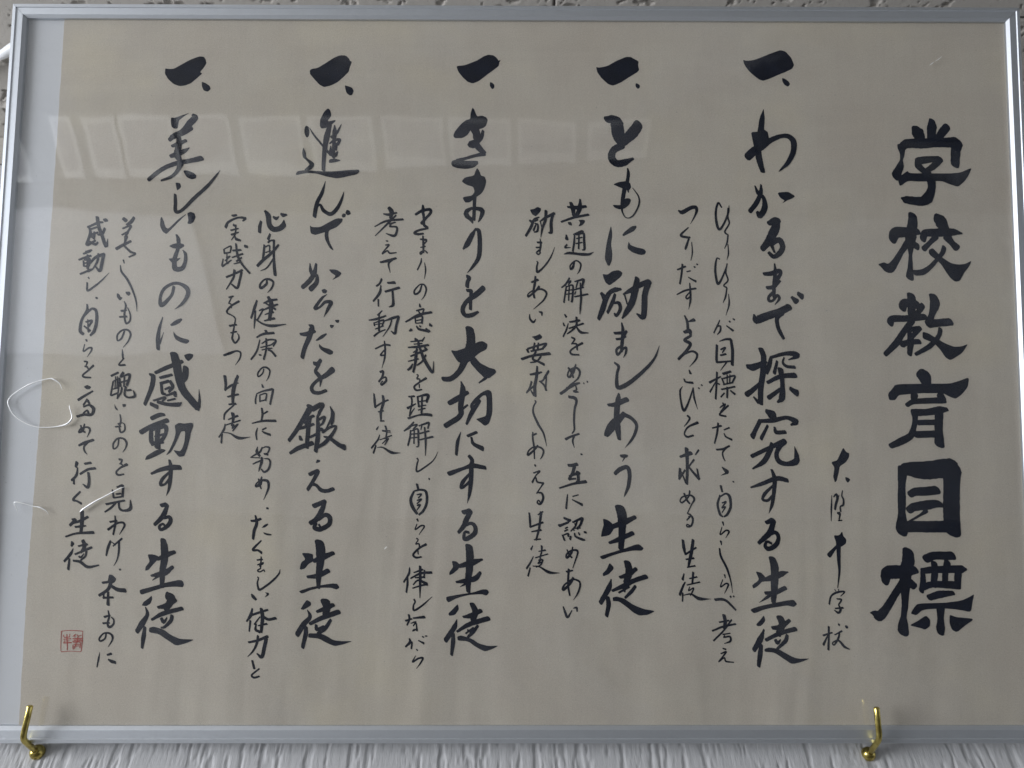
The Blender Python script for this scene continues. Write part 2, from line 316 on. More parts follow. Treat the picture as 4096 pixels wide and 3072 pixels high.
GLYPHS = """
7085 4100|179 612 60 191 580 96 212 517 80|315 671 52 310 613 78 299 507 62|434 619 66 405 587 70 350 512 55|54 436 60 97 476 72 221 480 80 324 488 76 427 489 78 509 492 90|514 492 92 496 413 76 486 302 68|58 452 66 61 389 34 53 342 22 39 284 58 0 205 76|194 335 60 287 348 52 364 347 56|370 347 52 311 291 52 258 256 40|189 337 52 189 295 54 230 253 46 272 222 70|*19 168 36 205 99 252 114 232 211 232 447 232 529 240 622 282 596 224 563 172 504 121 443 139 373 170 198 163 96 168 33 120|286 191 66 288 107 62 249 23 88 192 0 72 75 13 60 40 24 14
6927 3443|285 544 66 282 471 80 263 367 92 260 284 50 255 212 25 251 129 36 243 31 62|114 340 70 147 397 92 228 403 78 325 409 50|246 325 60 187 247 42 139 170 52 86 108 76 36 128 50 0 136 10|266 315 50 318 282 50|473 519 74 507 493 98 535 431 76|359 342 52 376 393 56 412 399 60 514 402 66 606 405 56 677 395 12|467 368 50 414 316 36 364 266 46|553 369 66 597 312 46 631 276 58|529 281 36 512 234 36 469 182 28 411 120 36 349 78 46 282 71 44|*404 259 437 275 496 208 575 152 635 140 697 147 744 173 727 132 684 80 645 8 604 0 560 39 494 151 403 223
6954 2811|221 523 62 226 462 70 217 360 56|147 415 62 165 456 68 241 452 66 286 426 46|311 440 46 295 411 42 237 344 46|45 296 60 65 330 54 166 333 50 328 348 50|226 319 50 152 227 46 88 135 52 0 46 40|168 239 40 284 258 36|279 253 40 216 187 38|202 217 40 204 146 56 191 45 36|133 124 54 189 144 40 275 149 40|395 519 58 408 453 76 379 361 48 348 289 60|348 291 66 437 300 60 528 309 60|445 251 34 428 193 34 359 117 40 241 47 28|*301 230 353 213 402 183 481 133 550 108 611 113 662 134 609 57 516 0 477 21 439 82 391 137 299 173
6963 2132|262 578 80 296 543 98 313 478 68|*63 487 269 493 489 494 560 514 650 547 634 465 586 409 534 372 485 392 436 418 266 417 145 407 85 401 58 361 8 361 0 411 36 451|210 412 60 203 352 45|147 322 34 203 350 40 444 363 48|411 408 56 442 363 40|205 272 58 208 212 40 196 152 40 168 83 52 92 38 56 9 0 44|200 264 56 300 267 50 401 283 62 463 291 30|400 273 66 390 133 62 393 12 74|227 184 40 367 188 42|203 91 52 363 96 54
7034 1462|25 490 76 13 362 56 10 254 62 6 156 56 2 39 96 0 0 84|13 476 66 53 491 99 212 481 135 391 502 141 460 478 80|416 502 139 402 335 125 394 139 125 396 7 123|17 44 82 175 45 86 353 46 88|77 294 56 116 314 62 205 319 66 290 329 66|63 171 58 102 196 64 201 211 72 281 221 58 344 199 16|199 167 34 139 128 16 58 83 14
6768 697|311 620 84 308 542 96 285 465 103 278 388 82 272 224 50 258 128 42 251 61 76 249 4 84|120 387 64 150 455 103 251 463 98 362 480 60|268 388 64 196 291 56 133 195 62 72 127 78 34 146 44 0 150 6|293 397 64 350 351 52|446 562 66 511 587 60 659 587 62|509 533 48 512 466 52 498 360 46|613 539 54 595 466 46 586 370 42|418 470 44 497 480 52 724 486 58 758 486 16|418 465 34 417 388 42 401 316 40|694 476 56 684 360 50|413 345 50 493 369 46 689 362 60|460 268 48 539 291 56 648 304 34|*370 223 586 230 704 245 764 269 812 298 794 236 779 159 691 176 584 187 407 177 356 132 311 146 339 191|545 196 62 542 110 46 539 43 66 537 0 52|*430 134 461 100 459 53 421 24 382 38 297 57 365 90|*613 141 660 122 806 109 725 54 665 6 626 25 609 82
6497 1842|*100 278 125 239 148 232 143 197 116 158 69 130 59 78 41 14 26 3 14 49 28 118 0 162 50 175 75 227|*109 47 131 41 150 25 129 0 112 20
6462 1036|*109 434 115 395 139 371 135 337 95 312 59 300 58 346 40 402 83 400|76 327 34 75 220 26 77 124 15 60 0 5|61 317 16 0 247 36
6453 847|46 177 6 56 160 4|75 178 6 78 162 4|0 64 12 18 127 12 70 156 14 121 159 10 90 125 5|60 105 8 95 99 12 72 60 10|46 32 10 107 38 14|72 60 8 87 24 16 70 0 16 38 19 6
6400 567|1 108 14 70 130 10|45 175 14 42 84 13 37 0 15|35 108 8 0 38 18|119 192 12 129 187 12|89 113 8 145 142 12|178 173 22 187 173 20|129 137 8 114 84 14 82 37 10 71 54 8 117 70 13 160 25 16 200 5 6
5870 5049|*0 227 25 217 87 223 234 284 307 311 350 299 396 247 418 185 402 153 365 134 167 47 125 60 54 121 9 185|*315 75 343 66 371 43 381 22 364 0 336 13 319 43
5892 4336|137 520 4 123 435 42 109 318 50|*30 330 79 333 136 354 168 333 177 276 164 213 111 170 55 180 46 244|81 191 52 95 96 48 120 0 34|0 122 66 50 170 66 112 212 64 196 266 40 279 298 32 340 293 38 375 246 46 368 161 42 325 77 34 278 29 18 249 1 3
5901 3974|95 254 14 90 186 32 53 102 38 0 34 36|45 246 8 70 185 28 113 144 28 119 61 46 81 0 46 59 31 22|*224 192 315 198 371 161 339 140 298 124 259 99 283 126 248 145
5995 3639|57 271 40 103 294 56 139 298 40|124 287 56 98 209 74 44 116 58 0 62 46|74 105 40 135 137 44 163 85 42 143 34 42 92 0 34 50 33 24|74 95 26 98 33 14
6003 3250|88 332 10 91 258 28 79 155 28 76 58 24|0 247 26 60 252 36 122 273 36 131 246 26 91 191 34|22 135 26 73 143 32 130 192 16|72 99 26 36 63 22 37 32 22 66 32 18 102 74 24 119 48 20 83 0 5
5917 2976|0 195 10 22 153 66 109 184 60 200 215 56 282 256 56|220 215 56 184 164 32 187 103 28 206 52 28 233 0 20|304 336 20 343 299 46|355 364 30 390 339 42
5847 2459|9 293 34 59 289 56 156 334 30|118 437 36 139 376 42 134 265 46 111 115 42 109 0 36|0 72 46 56 114 36 117 175 20|94 9 26 53 54 10|197 358 28 180 296 36 161 243 26|197 367 22 303 397 28 383 398 40 408 380 36 337 349 8|246 337 20 221 241 26|302 367 12 291 327 16 320 297 22 385 291 24|167 168 28 268 216 34 387 227 42|270 276 42 283 166 32 276 45 50 242 13 16|172 47 36 266 115 28|344 121 28 400 84 46
5877 1949|120 453 28 164 425 66 181 390 44|8 250 42 34 305 32 71 375 32|71 373 26 180 380 36 281 401 28 352 368 46 314 344 16|130 337 20 76 234 28|184 326 15 198 286 30 268 288 28|0 97 30 126 157 30 261 217 44|161 196 30 145 147 40 94 58 40 5 0 12|261 212 40 216 167 36 194 108 32 213 58 36 272 39 32 342 57 52 351 98 36 337 176 3
5865 1605|0 198 12 82 225 28 202 269 36 289 254 30|166 338 16 187 265 34 180 167 28 163 69 24 137 0 3|176 216 15 110 152 26 90 108 18 129 98 20 171 137 20
5918 1331|62 201 30 112 221 42|122 218 36 90 128 46 50 87 40 0 45 28|70 106 25 130 126 28 154 87 28 133 31 36 78 0 34 49 21 25 64 55 18 100 41 16
5837 837|182 423 48 200 351 60 198 254 56 191 158 46 184 86 34|*50 323 96 312 132 273 74 215 33 188 20 215 80 258|95 252 20 193 278 52 253 303 42 304 318 8|124 156 24 191 158 36 280 197 32|76 85 3 141 127 22 181 158 24|*0 32 91 62 287 101 341 108 369 74 343 51 286 64 119 35 33 0
5864 443|*82 384 94 341 60 301 31 299 19 312 52 345|81 274 12 49 198 46 0 121 34|57 160 26 46 84 36 33 0 26|204 370 46 222 313 52 191 241 46|146 287 26 207 294 42 278 344 28|95 196 26 196 244 30 324 281 34|259 232 25 243 189 30 179 130 18|166 198 20 184 174 26 207 200 8|*82 131 116 141 184 132 309 63 357 56 430 59 366 33 288 15 230 54 154 103 80 108
5626 3858|49 180 8 21 218 14 0 143 16 8 39 19 30 0 18 70 60 14 102 143 12 108 196 4
5696 3813|30 220 10 26 147 12 37 95 10 0 27 11 26 0 10
5692 3610|30 205 10 21 142 11 0 93 5|28 127 6 30 50 9 17 0 3
5616 3415|36 201 8 14 208 10 1 152 15 0 80 16 19 0 18 62 70 12 96 165 6
5680 3385|30 193 8 19 121 10 35 59 10 0 18 9 25 0 10
5672 3160|33 225 9 21 151 12 0 102 5|46 174 5 48 90 12 21 0 3
5595 3007|49 115 8 28 69 12 0 13 10|22 61 8 51 69 12 51 29 13 27 0 6|101 72 7 154 31 15|122 110 8 132 100 10|153 127 8 168 119 10
5613 2721|5 201 18 0 102 18 3 62 18|26 232 6 77 249 15 117 248 20|117 246 20 128 153 22 123 44 22|35 166 12 70 181 14 47 141 9|32 120 14 75 131 14|3 64 16 114 74 12|78 64 10 30 0 4
5555 2494|0 131 18 89 178 10|60 213 14 53 98 14 46 0 13|49 138 8 2 55 12|53 128 10 80 116 9|108 200 20 168 219 18|97 166 10 116 116 12|109 163 10 198 184 14 181 134 13|140 194 8 139 126 8|162 194 8 159 130 8|108 114 10 181 131 10|93 76 12 200 99 13|140 93 14 136 10 13|87 16 10 115 48 10|163 68 9 199 38 14
5631 2358|25 107 9 30 89 9 1 66 6|9 76 8 45 96 12 27 62 10 4 36 5|69 86 14 19 39 12 0 12 12 50 0 12
5571 2145|0 120 10 71 139 14|47 159 14 36 78 14 15 0 10|91 106 8 134 124 12|91 80 6 105 53 10 153 29 13
5600 2007|0 89 12 55 95 16 103 119 14|75 105 16 49 67 10 54 28 9 68 0 6
5634 1846|8 115 6 38 86 26 52 74 20 0 50 3|90 2 9 100 0 9
5603 1576|27 240 16 38 192 13|21 164 14 0 96 16 18 18 17 40 0 9|26 158 10 66 179 12 95 155 20 101 77 18 73 18 18 48 0 10|35 106 8 66 116 10 32 68 8 60 76 10 33 32 7
5619 1412|21 125 12 28 96 6|15 84 6 0 26 8 45 59 10 69 49 12 42 0 3
5612 995|11 394 14 16 363 5|0 338 10 9 278 14 56 181 14 84 85 8 95 0 3
5615 987|33 146 10 38 120 6|18 107 6 0 52 8 42 78 10 61 68 12 29 0 3
5571 863|0 78 18 44 82 20 83 73 16 122 39 14 160 0 11|117 106 10 125 97 10|142 108 8 148 100 8
5546 611|92 215 24 101 162 26 90 112 18|55 160 10 130 174 12|0 95 12 85 128 14 181 148 12|150 179 12 85 95 12 9 21 12|80 68 9 138 78 7|96 59 8 87 46 8 133 53 12 138 19 14 91 0 5
5591 471|33 104 8 59 96 10|18 64 8 59 78 12 27 36 8 0 3 8 44 34 8 55 7 10 116 0 7
5325 3903|0 108 10 31 94 34 97 130 28 138 136 28 148 107 20 127 55 10 96 0 3
5343 3792|61 81 8 0 18 18 46 0 18 74 0 12
5375 3604|32 180 14 7 105 18 0 91 12|54 149 6 58 64 9 45 0 4
5312 3413|0 115 12 65 142 14|41 159 14 32 80 14 18 0 13|75 99 9 105 107 8|85 55 6 113 38 10 147 21 16|132 142 8 142 134 10|153 163 8 163 155 8
5305 3209|0 118 8 68 151 14 153 169 13|104 211 8 108 141 14 107 70 14 92 0 3|103 139 8 72 100 10 82 84 12 110 105 10
5361 2996|4 162 10 24 109 20 30 28 22|37 114 12 79 128 28|0 28 24 40 38 34 50 0 14
5311 2747|100 249 18 52 214 24 96 184 24 61 125 22 0 62 20|35 97 14 106 125 14 146 105 17 140 63 13 87 0 3
5354 2621|41 102 8 52 72 16|0 32 10 11 8 12 69 0 17
5322 2402|19 190 4 0 158 12 4 78 12 28 0 19 69 78 12 103 181 7|103 181 8 110 99 12 135 11 3|143 181 8 152 173 8|166 205 8 175 197 8
5349 2195|26 168 12 45 146 14 25 110 10 0 82 5|108 113 20 30 76 12 2 26 10 24 0 14 71 12 14
5302 1829|14 210 18 99 240 32|159 263 14 133 227 9|64 276 28 68 185 24 67 87 20 61 0 20|56 6 12 20 95 6|11 118 18 7 62 20 0 37 10|50 106 14 2 35 12|121 188 14 77 131 10|77 136 12 107 97 14 160 36 18|144 117 10 156 48 14
5310 1600|32 156 12 56 100 14 77 74 10|77 175 12 66 129 10 16 83 12 0 100 8 22 129 10 86 139 12 111 110 15 90 71 8 55 0 6
5361 1498|4 102 8 31 87 12 0 50 9|13 77 8 38 80 14 47 46 14 32 7 14 2 0 10 1 18 8 27 7 7
5328 1187|0 208 18 7 152 22 18 96 11|80 209 22 67 124 24 52 56 22 41 9 15|18 98 14 102 151 12|22 60 10 84 70 13|31 0 9 93 12 11
5298 927|36 211 8 24 166 18|45 147 8 30 123 14 0 50 18|24 65 12 21 0 9|107 221 16 99 137 12|77 174 8 136 187 11|57 125 8 157 148 10|79 111 6 69 82 8 108 104 8 98 73 10 81 44 5|32 48 6 88 56 9 151 22 24 239 20 3
6486 1546|11 199 4 5 105 11 0 0 4|25 187 8 46 208 14 54 175 17 41 133 17 32 90 14|68 202 4 56 161 8|96 237 6 89 195 8 101 168 11 98 126 14 75 112 10 76 75 10|50 63 11 70 56 28|69 44 10 62 12 8|56 4 8 85 7 8
4668 5021|*0 186 20 178 93 194 176 243 249 272 285 271 321 250 349 234 343 196 353 164 341 146 268 99 196 51 139 26 97 39 41 92 8 140|*321 49 340 46 358 28 355 11 340 0 321 19
4754 4398|0 362 60 46 370 60 87 349 70 66 333 90|79 354 99 91 248 99 106 174 72|256 323 84 204 249 90 142 190 76 106 143 50|122 148 56 55 111 55 36 47 58 75 0 56 136 6 56 210 40 20
4794 3949|126 408 10 131 361 24 121 292 26|*5 274 54 295 116 303 144 287 154 251 135 225 100 235 54 253|105 266 34 89 182 30 79 109 26 81 47 10 113 0 6 164 16 10 211 100 11 212 173 8 164 246 4|125 235 14 130 209 8|*0 107 73 104 104 160 135 162 153 146 135 105 94 73 53 68 17 83
4731 3556|*52 336 62 253 51 170 61 108 58 46 40 0 22 3 0 56 7 139 23 221|*140 253 166 284 217 324 252 332 259 316 237 285 196 264 150 241|*193 202 205 171 256 151 312 141 332 120 321 94 286 89 225 109 185 138 183 166
4680 3127|*32 364 73 357 113 388 164 396 194 374 182 343 133 301 87 270 57 291 42 326|21 209 20 51 168 45|143 240 38 92 214 34 56 153 40 31 76 42 0 0 28|178 242 20 133 235 36|132 199 20 112 138 30 71 51 22|122 128 16 162 128 26 172 77 26 141 26 22 126 46 12|198 199 12 254 230 36 335 277 40 406 303 44|401 298 46 370 201 44 364 98 44 353 17 42 303 42 10|310 328 40 289 220 50 263 128 50 222 57 40 187 6 12|208 194 10 228 118 8
4805 2819|59 278 10 68 212 24 60 111 26 55 50 20|0 194 20 56 197 24 101 207 12|15 146 16 56 151 20 91 167 10|55 91 20 17 65 18 25 22 18 60 60 16 90 81 16 90 40 16 70 0 4|96 212 18 76 162 14
4804 2587|0 191 12 33 161 20 20 101 20 22 0 30 74 6 34 155 61 30 255 152 24 321 233 16 357 329 3
4741 2110|11 332 20 66 337 34 161 378 40|97 422 16 91 377 40 78 258 44 85 158 44 97 64 26|136 263 40 75 188 44 0 98 36 16 163 30 56 213 30|136 258 30 195 228 24 233 179 22 224 119 22 194 60 18 144 0 3
4840 2001|*0 54 49 57 71 45 59 30 29 25 5 35|39 28 10 22 0 4
4804 1724|0 182 28 40 216 34 95 231 30 114 177 28 104 89 26 86 40 18 68 0 3
4676 1242|161 404 66 181 336 74 180 238 56 175 151 46 169 83 40|*30 316 72 304 106 277 121 243 86 189 42 179 15 174 22 218 37 267|106 253 34 195 287 46 282 328 30|81 129 20 155 156 36 263 205 34|*0 26 105 58 204 88 282 117 312 120 349 89 331 69 272 72 174 54 95 29 26 0
4686 815|*70 405 102 374 102 355 65 316 21 299 16 321 50 355|84 278 8 64 210 40 0 100 34|54 143 30 62 86 34 46 0 26|208 409 48 222 336 54 197 249 46|151 293 22 212 312 40 276 358 30|92 191 20 182 230 34 261 269 34 354 300 36|270 226 22 240 187 26 191 139 18|174 199 16 191 187 14|142 177 14 221 221 16|*93 141 123 148 181 134 259 82 337 53 425 39 366 10 298 3 249 29 191 77 142 110 95 113
4383 3874|77 197 22 92 151 32 102 88 26|153 224 14 148 151 36 123 88 28|51 161 14 118 156 30 199 167 20|0 38 14 97 73 18 219 99 18|61 26 22 77 24 26|*136 55 168 58 189 53 191 37 168 11 136 0 153 32
4394 3634|30 172 10 33 136 26|35 92 14 20 69 14 65 69 4|91 173 18 152 204 14 167 199 12|96 163 12 91 100 14 81 39 14|111 173 12 167 184 16 172 122 18 175 55 16 157 49 8|111 142 10 157 153 9|106 101 10 157 111 9|132 194 10 128 59 12|*0 12 45 38 126 28 207 24 258 38 217 3 167 0 65 13
4457 3488|33 103 10 17 51 20 0 36 8 0 72 10 43 108 10 81 82 12 73 31 10 53 0 3
4386 3166|63 289 12 33 240 14 0 211 10|33 245 8 73 265 14 53 235 8|38 224 10 28 158 12 18 91 12|38 219 8 88 230 12 88 158 14 81 97 14 73 102 6|38 188 8 83 194 9|35 158 8 83 163 9|61 224 8 55 107 9|104 260 8 144 271 14 174 276 20 164 220 14|129 261 12 114 209 8|98 194 10 174 215 12|113 179 8 103 158 8|103 138 10 209 159 14|149 251 10 154 128 16 149 56 12 145 0 5
4398 2983|11 180 8 26 157 14|1 111 8 11 86 12|41 107 6 26 56 12 0 0 10|51 117 12 111 127 20 131 133 16|46 66 10 161 107 14|106 158 14 106 97 16 76 56 14 33 23 8|106 77 10 141 36 20 201 31 6
4454 2839|10 139 12 35 124 12 10 84 8|15 89 8 50 84 14 55 38 12|97 94 18 35 59 12 0 28 12 15 3 14 70 0 10
4433 2626|5 110 12 30 80 20 45 30 10|66 135 10 45 80 24 15 35 16 0 50 10 15 90 10 66 110 14 96 80 16 85 30 12 55 0 8
4378 2530|110 96 10 80 66 20 50 35 20 0 0 22|50 40 22 120 76 20 150 86 12|120 61 8 125 31 12 100 21 10 120 16 16 140 14 8|181 83 11 186 82 10|208 96 12 214 94 12
4443 2217|0 288 20 45 279 24 60 254 18 45 189 15 40 99 14 43 30 12 25 0 8
4418 2054|0 118 20 40 138 16 105 161 14|65 143 14 55 103 12 68 52 4|119 0 12 129 1 12
4369 1791|69 177 20 99 177 24 138 187 26|118 172 26 103 118 22 74 69 20|79 93 16 148 118 24 158 108 14|143 128 24 148 59 20 133 49 14|79 69 14 128 74 12|0 0 12 108 34 16 207 52 24
4421 1632|12 112 6 7 71 12 0 0 14|51 95 8 96 108 8|46 71 6 86 51 12 127 30 18
4364 1386|39 175 14 74 160 18 93 156 10 44 131 12 0 116 18|5 111 16 74 141 14|49 94 8 69 104 10|44 73 10 69 85 12|29 44 12 46 0 12|34 42 8 72 55 12 73 34 16|108 141 12 152 161 16 182 171 20 167 122 16 142 93 16|143 151 10 128 112 12 93 73 8|123 132 8 133 117 6|118 78 10 118 93 6 167 98 8|93 34 12 88 10 16|123 59 8 128 34 12 182 10 18 201 7 12|152 64 8 162 44 10|197 66 14 213 64 14
4423 1178|5 140 8 24 97 14 44 77 10|49 160 8 39 116 16 5 77 16 0 101 12 34 131 12 78 136 14 88 116 12 73 68 9 49 0 5
4398 936|25 213 14 74 223 10|44 232 16 39 175 14 39 98 14 51 32 10|78 165 20 49 117 16 0 76 20 5 107 12 39 136 10 78 156 12 129 132 12 117 60 12 80 0 3
4398 804|0 81 8 15 38 16 34 0 16 68 52 6|78 67 5 103 72 18 107 43 8
4099 3784|*30 228 66 233 91 251 122 239 119 213 81 171 50 187|30 140 14 51 124 20|106 166 10 66 145 18 41 83 22 0 12 18|71 130 8 96 145 12|81 104 10 61 57 16|71 114 8 96 104 12 92 52 16 66 42 8|112 130 8 157 161 20 228 198 22|218 193 22 203 125 22 203 42 24 183 37 12|162 218 22 157 146 22 132 73 16 119 0 4|115 135 8 129 73 5
4181 3645|33 129 6 37 77 14 30 16 10|10 98 14 45 98 16|0 57 10 35 57 12|25 36 12 5 15 12 20 0 10 37 16 8
4186 3502|0 89 6 10 77 10 2 46 12 8 0 18 61 46 12 111 118 10 144 201 3
4121 3202|25 217 14 76 238 20|57 264 14 50 202 18 40 141 14 48 90 14|86 182 20 61 151 14 0 100 14 0 125 8 45 156 10|51 151 8 106 161 14 144 131 14 126 80 12 86 39 8 41 0 3
4132 3098|0 63 6 3 25 14 30 0 16 50 26 4|75 82 10 95 77 16 97 51 6
4070 2760|*77 222 118 232 143 245 163 222 158 207 113 188 98 206|43 120 16 53 95 14|48 125 14 128 151 14 193 165 18 168 131 16|103 171 12 93 115 18|133 171 12 126 126 16|73 105 12 168 126 14|0 42 20 88 70 18 223 88 22|113 105 14 88 45 16 128 25 14 178 0 18|153 65 14 118 25 12 68 15 8
4109 2509|29 170 14 79 180 22 119 191 12|84 236 14 79 155 22 65 75 24 68 0 20|60 5 14 35 45 8|40 115 14 25 65 14 0 25 10|75 95 12 5 35 14|174 196 14 129 125 12 100 115 8|104 120 10 140 85 12 155 45 14|174 201 14 139 141 16|159 186 8 150 55 10
4164 2117|10 357 8 20 347 10 0 307 10 0 257 14 40 168 16 80 99 12 105 0 3
4123 2016|32 184 12 65 199 12|37 209 10 37 159 12 47 90 12 50 1 8|77 105 14 47 70 12 0 31 16 5 65 9 47 95 9 97 90 12 121 61 12 107 16 8 95 0 4
4156 1829|19 138 14 28 135 14|10 78 10 59 93 12 29 59 8 0 5 14|29 44 8 39 10 12 84 0 12
4191 1667|54 164 14 34 133 8 0 82 8|5 88 8 39 84 14 51 45 16 30 0 14 5 10 10 15 30 8 32 5 8
4134 1390|0 209 12 6 145 16 8 102 12|67 194 8 106 219 10|92 214 20 82 126 16 72 68 16 53 0 12|6 99 12 107 136 14|18 63 8 92 78 16|38 2 8 89 8 10
4114 1114|48 232 6 34 203 14|53 150 6 29 101 12 0 58 14|29 63 10 12 0 12|117 232 14 117 189 12 103 140 10|93 189 6 147 199 12|68 140 8 166 170 9|93 121 8 117 131 10 88 97 8 117 107 8|112 160 8 98 111 8|127 126 9 110 87 10 73 68 6|49 77 6 98 73 8 176 30 20 257 25 3
3526 5011|*0 195 72 201 165 240 227 280 263 293 304 287 330 265 346 241 363 249 351 225 348 198 310 166 259 128 187 68 136 47 94 60 53 99 16 147|*275 60 296 55 314 34 311 10 294 0 275 26
3494 4343|*168 515 185 491 206 438 242 446 278 435 294 410 279 359 248 338 192 327 156 327 131 284 90 257 29 254 13 275 28 315 79 379 119 409 150 416 152 464|187 332 66 202 295 60 198 248 50|256 317 22 234 253 34 162 200 66 147 194 40|193 216 50 229 169 46 270 132 28|265 127 34 194 111 24 122 89 22 51 68 30|*5 67 41 78 72 68 143 68 215 69 220 42 185 13 123 0 52 5 11 20 0 41
3578 3887|*126 467 147 436 157 404 188 394 202 357 189 300 164 253 123 226 68 179 32 179 11 215 21 226 87 237 107 268 97 308 41 325 0 353 30 388 101 402 111 435|108 237 28 106 133 24 102 39 26|*100 0 64 34 33 54 18 85 32 122 73 143 124 147 170 141 193 112 185 76 160 34 133 10 150 76 155 102 139 112 88 122 58 96 69 72 99 49
3599 3493|94 350 16 64 298 38 33 236 44 0 193 14|94 355 16 120 345 30 130 288 32 131 206 34 122 123 32 82 56 22 35 0 4
3599 3151|32 311 28 52 301 26 38 270 30 33 229 30|33 199 24 64 194 28 64 153 26|164 220 44 109 169 44 29 107 32 0 46 34 20 0 30 70 0 34 122 26 20|61 133 26 62 46 22
3449 2612|206 433 60 217 362 66 213 291 70 183 210 64 135 99 42 65 33 40 0 28 34|*58 260 103 252 183 281 283 330 313 332 353 307 343 266 283 236 204 160 124 157 93 199|*203 210 248 210 289 160 364 120 409 111 423 83 365 35 325 40 264 100 219 150|340 40 22 285 0 10
3474 2271|28 179 38 82 210 44 171 265 30|120 350 10 133 280 44 117 160 40 113 80 40 0 0 40|29 20 34 123 80 24|*187 165 226 220 281 266 331 289 361 271 366 191 367 101 343 22 311 0 263 36 238 56 283 69 317 81 322 151 319 241 291 241 242 190 217 165 232 131 208 101|267 201 26 208 111 36 164 16 18|118 125 20 172 165 14
3561 2046|33 176 6 9 97 26 0 0 20|88 147 22 157 177 22|117 137 14 133 87 24 208 48 34
3505 1671|155 368 22 180 334 28 175 295 34 172 167 34 163 78 24 146 0 3|0 227 36 116 270 24 185 290 36 285 275 28|171 240 14 108 161 30 98 117 20 142 147 18 169 176 22
3585 1399|35 200 34 89 215 36|94 210 36 60 146 40 41 97 36 0 47 24|51 102 22 100 117 24 129 88 28 125 40 34 71 0 34 44 0 26 49 49 18 81 47 18
3493 910|174 431 54 182 354 58 180 267 54 171 180 46 172 84 30|*41 319 77 315 107 288 97 257 58 223 24 207 24 233 53 271|97 276 28 195 304 50 278 330 16|79 156 16 147 166 34 225 185 40 264 229 24|108 120 4 157 147 18|*0 45 80 60 216 80 284 104 319 102 333 80 314 54 275 66 177 60 80 34 22 0 4 16
3494 517|*91 386 101 343 71 300 27 293 17 309 51 343|86 266 6 67 209 36 0 109 36|58 162 24 58 95 32 47 0 20|201 386 34 226 324 44 207 257 40|134 286 16 188 295 36 270 334 32|89 176 18 178 229 34 329 277 36|247 219 20 208 172 30 170 133 18|169 186 16 191 173 12|155 162 12 213 205 14|*87 138 121 148 199 124 258 86 326 69 411 72 355 44 302 26 238 58 170 105 94 107
3207 3804|64 239 12 66 203 26 63 171 22|6 161 18 58 192 22 119 203 22 127 177 22 89 130 18 54 88 24|68 171 20 74 130 20 75 78 20 106 52 18|106 49 14 30 31 16 0 10 20 30 0 18 71 6 14
3253 3639|22 152 10 26 88 16 27 16 12|0 124 10 46 119 18 51 109 10 31 88 12|4 57 8 42 67 10|27 31 10 2 16 10 7 0 9 37 31 8 60 11 9
3234 3440|32 169 6 27 133 12 0 73 8|57 133 5 66 72 10 57 0 3
3214 3271|60 128 10 40 66 14 5 46 14 0 76 12 40 122 8 75 123 10 93 87 12 81 36 8 56 0 3
3148 3017|108 223 8 113 198 16|84 167 12 139 183 12|99 167 8 114 142 10|144 183 10 134 147 10|0 77 12 99 132 20 204 156 18|74 111 10 80 66 10|79 111 8 129 122 12 128 66 14|85 88 8 125 96 9|85 66 8 125 71 8|31 5 12 46 15 22|85 45 8 106 20 16 171 5 20 189 0 16 161 26 10|110 46 10 121 39 10|191 56 22 209 46 12
3171 2692|54 264 22 74 254 18|129 280 8 109 249 14|19 244 8 109 254 12|45 224 8 110 231 10|0 198 10 80 204 20 160 219 16|79 254 14 85 199 20|60 168 14 41 158 8|21 128 12 140 179 18|70 188 16 61 118 22 57 67 18 43 2 16|37 67 8 22 37 18 1 19 16|90 199 16 126 108 24 173 28 24 198 0 12 202 88 4|2 87 8 81 108 12|141 138 12 112 88 14 72 57 10|130 199 14 150 179 12
3224 2551|18 123 8 30 118 8 19 93 10|19 88 8 41 88 10 43 63 10|93 96 18 41 63 12 0 28 14 17 0 14 60 6 10|39 48 8 40 18 6
3174 2329|8 170 12 53 175 14|28 165 12 34 130 12 17 30 10|0 80 20 19 90 16 64 115 8|15 20 12 54 80 6|73 170 10 157 185 22 148 130 18|78 165 12 89 90 14|83 130 8 143 140 9|89 95 8 144 105 8|113 175 12 110 40 14|84 65 8 139 80 9|6 0 16 85 25 10 145 31 20 189 26 20
3150 2038|75 262 10 41 222 20 0 192 10|41 227 10 100 242 12 71 207 10|51 197 10 47 142 14 31 78 12|56 192 8 106 207 12 112 143 14 113 73 10 98 68 8|57 167 8 106 172 9|52 137 8 107 143 9|79 202 8 78 93 9|115 232 8 170 252 14 194 257 12 185 212 10|140 247 8 131 202 6|121 172 10 195 193 12|122 123 10 226 148 14|160 222 10 169 123 14 169 0 4
3254 1856|0 162 10 10 145 8 1 117 10 2 58 12 70 98 10 129 147 7 163 212 3|94 2 12 101 0 12
3210 1580|47 237 16 58 193 16|23 178 14 0 119 20 15 61 24 51 7 18|28 183 10 77 193 14 117 178 18 126 100 18 100 32 18 66 0 14|48 154 8 83 159 10 59 129 8|49 110 8 83 120 12 49 85 8|50 71 10 74 76 12 50 36 6
3248 1427|13 121 12 23 102 8|14 82 6 0 38 8 44 68 10 71 63 10 30 0 4
3236 1252|23 146 9 37 136 8 18 107 6|18 102 10 43 105 10 48 78 10|99 102 18 48 73 14 0 24 14 20 0 14 64 5 10|34 63 8 39 25 8
3166 945|44 230 8 38 182 16 0 119 12|29 158 10 29 105 14 21 42 12|125 240 18 127 134 20 126 0 5|77 192 8 145 216 14|53 148 10 131 187 16 214 194 18|87 153 8 161 158 14|73 100 8 112 134 12 181 105 22|69 74 8 142 96 12 186 101 8|160 211 10 156 153 12
3244 851|2 84 10 12 65 10 0 36 10 6 0 14 66 36 12 143 104 3
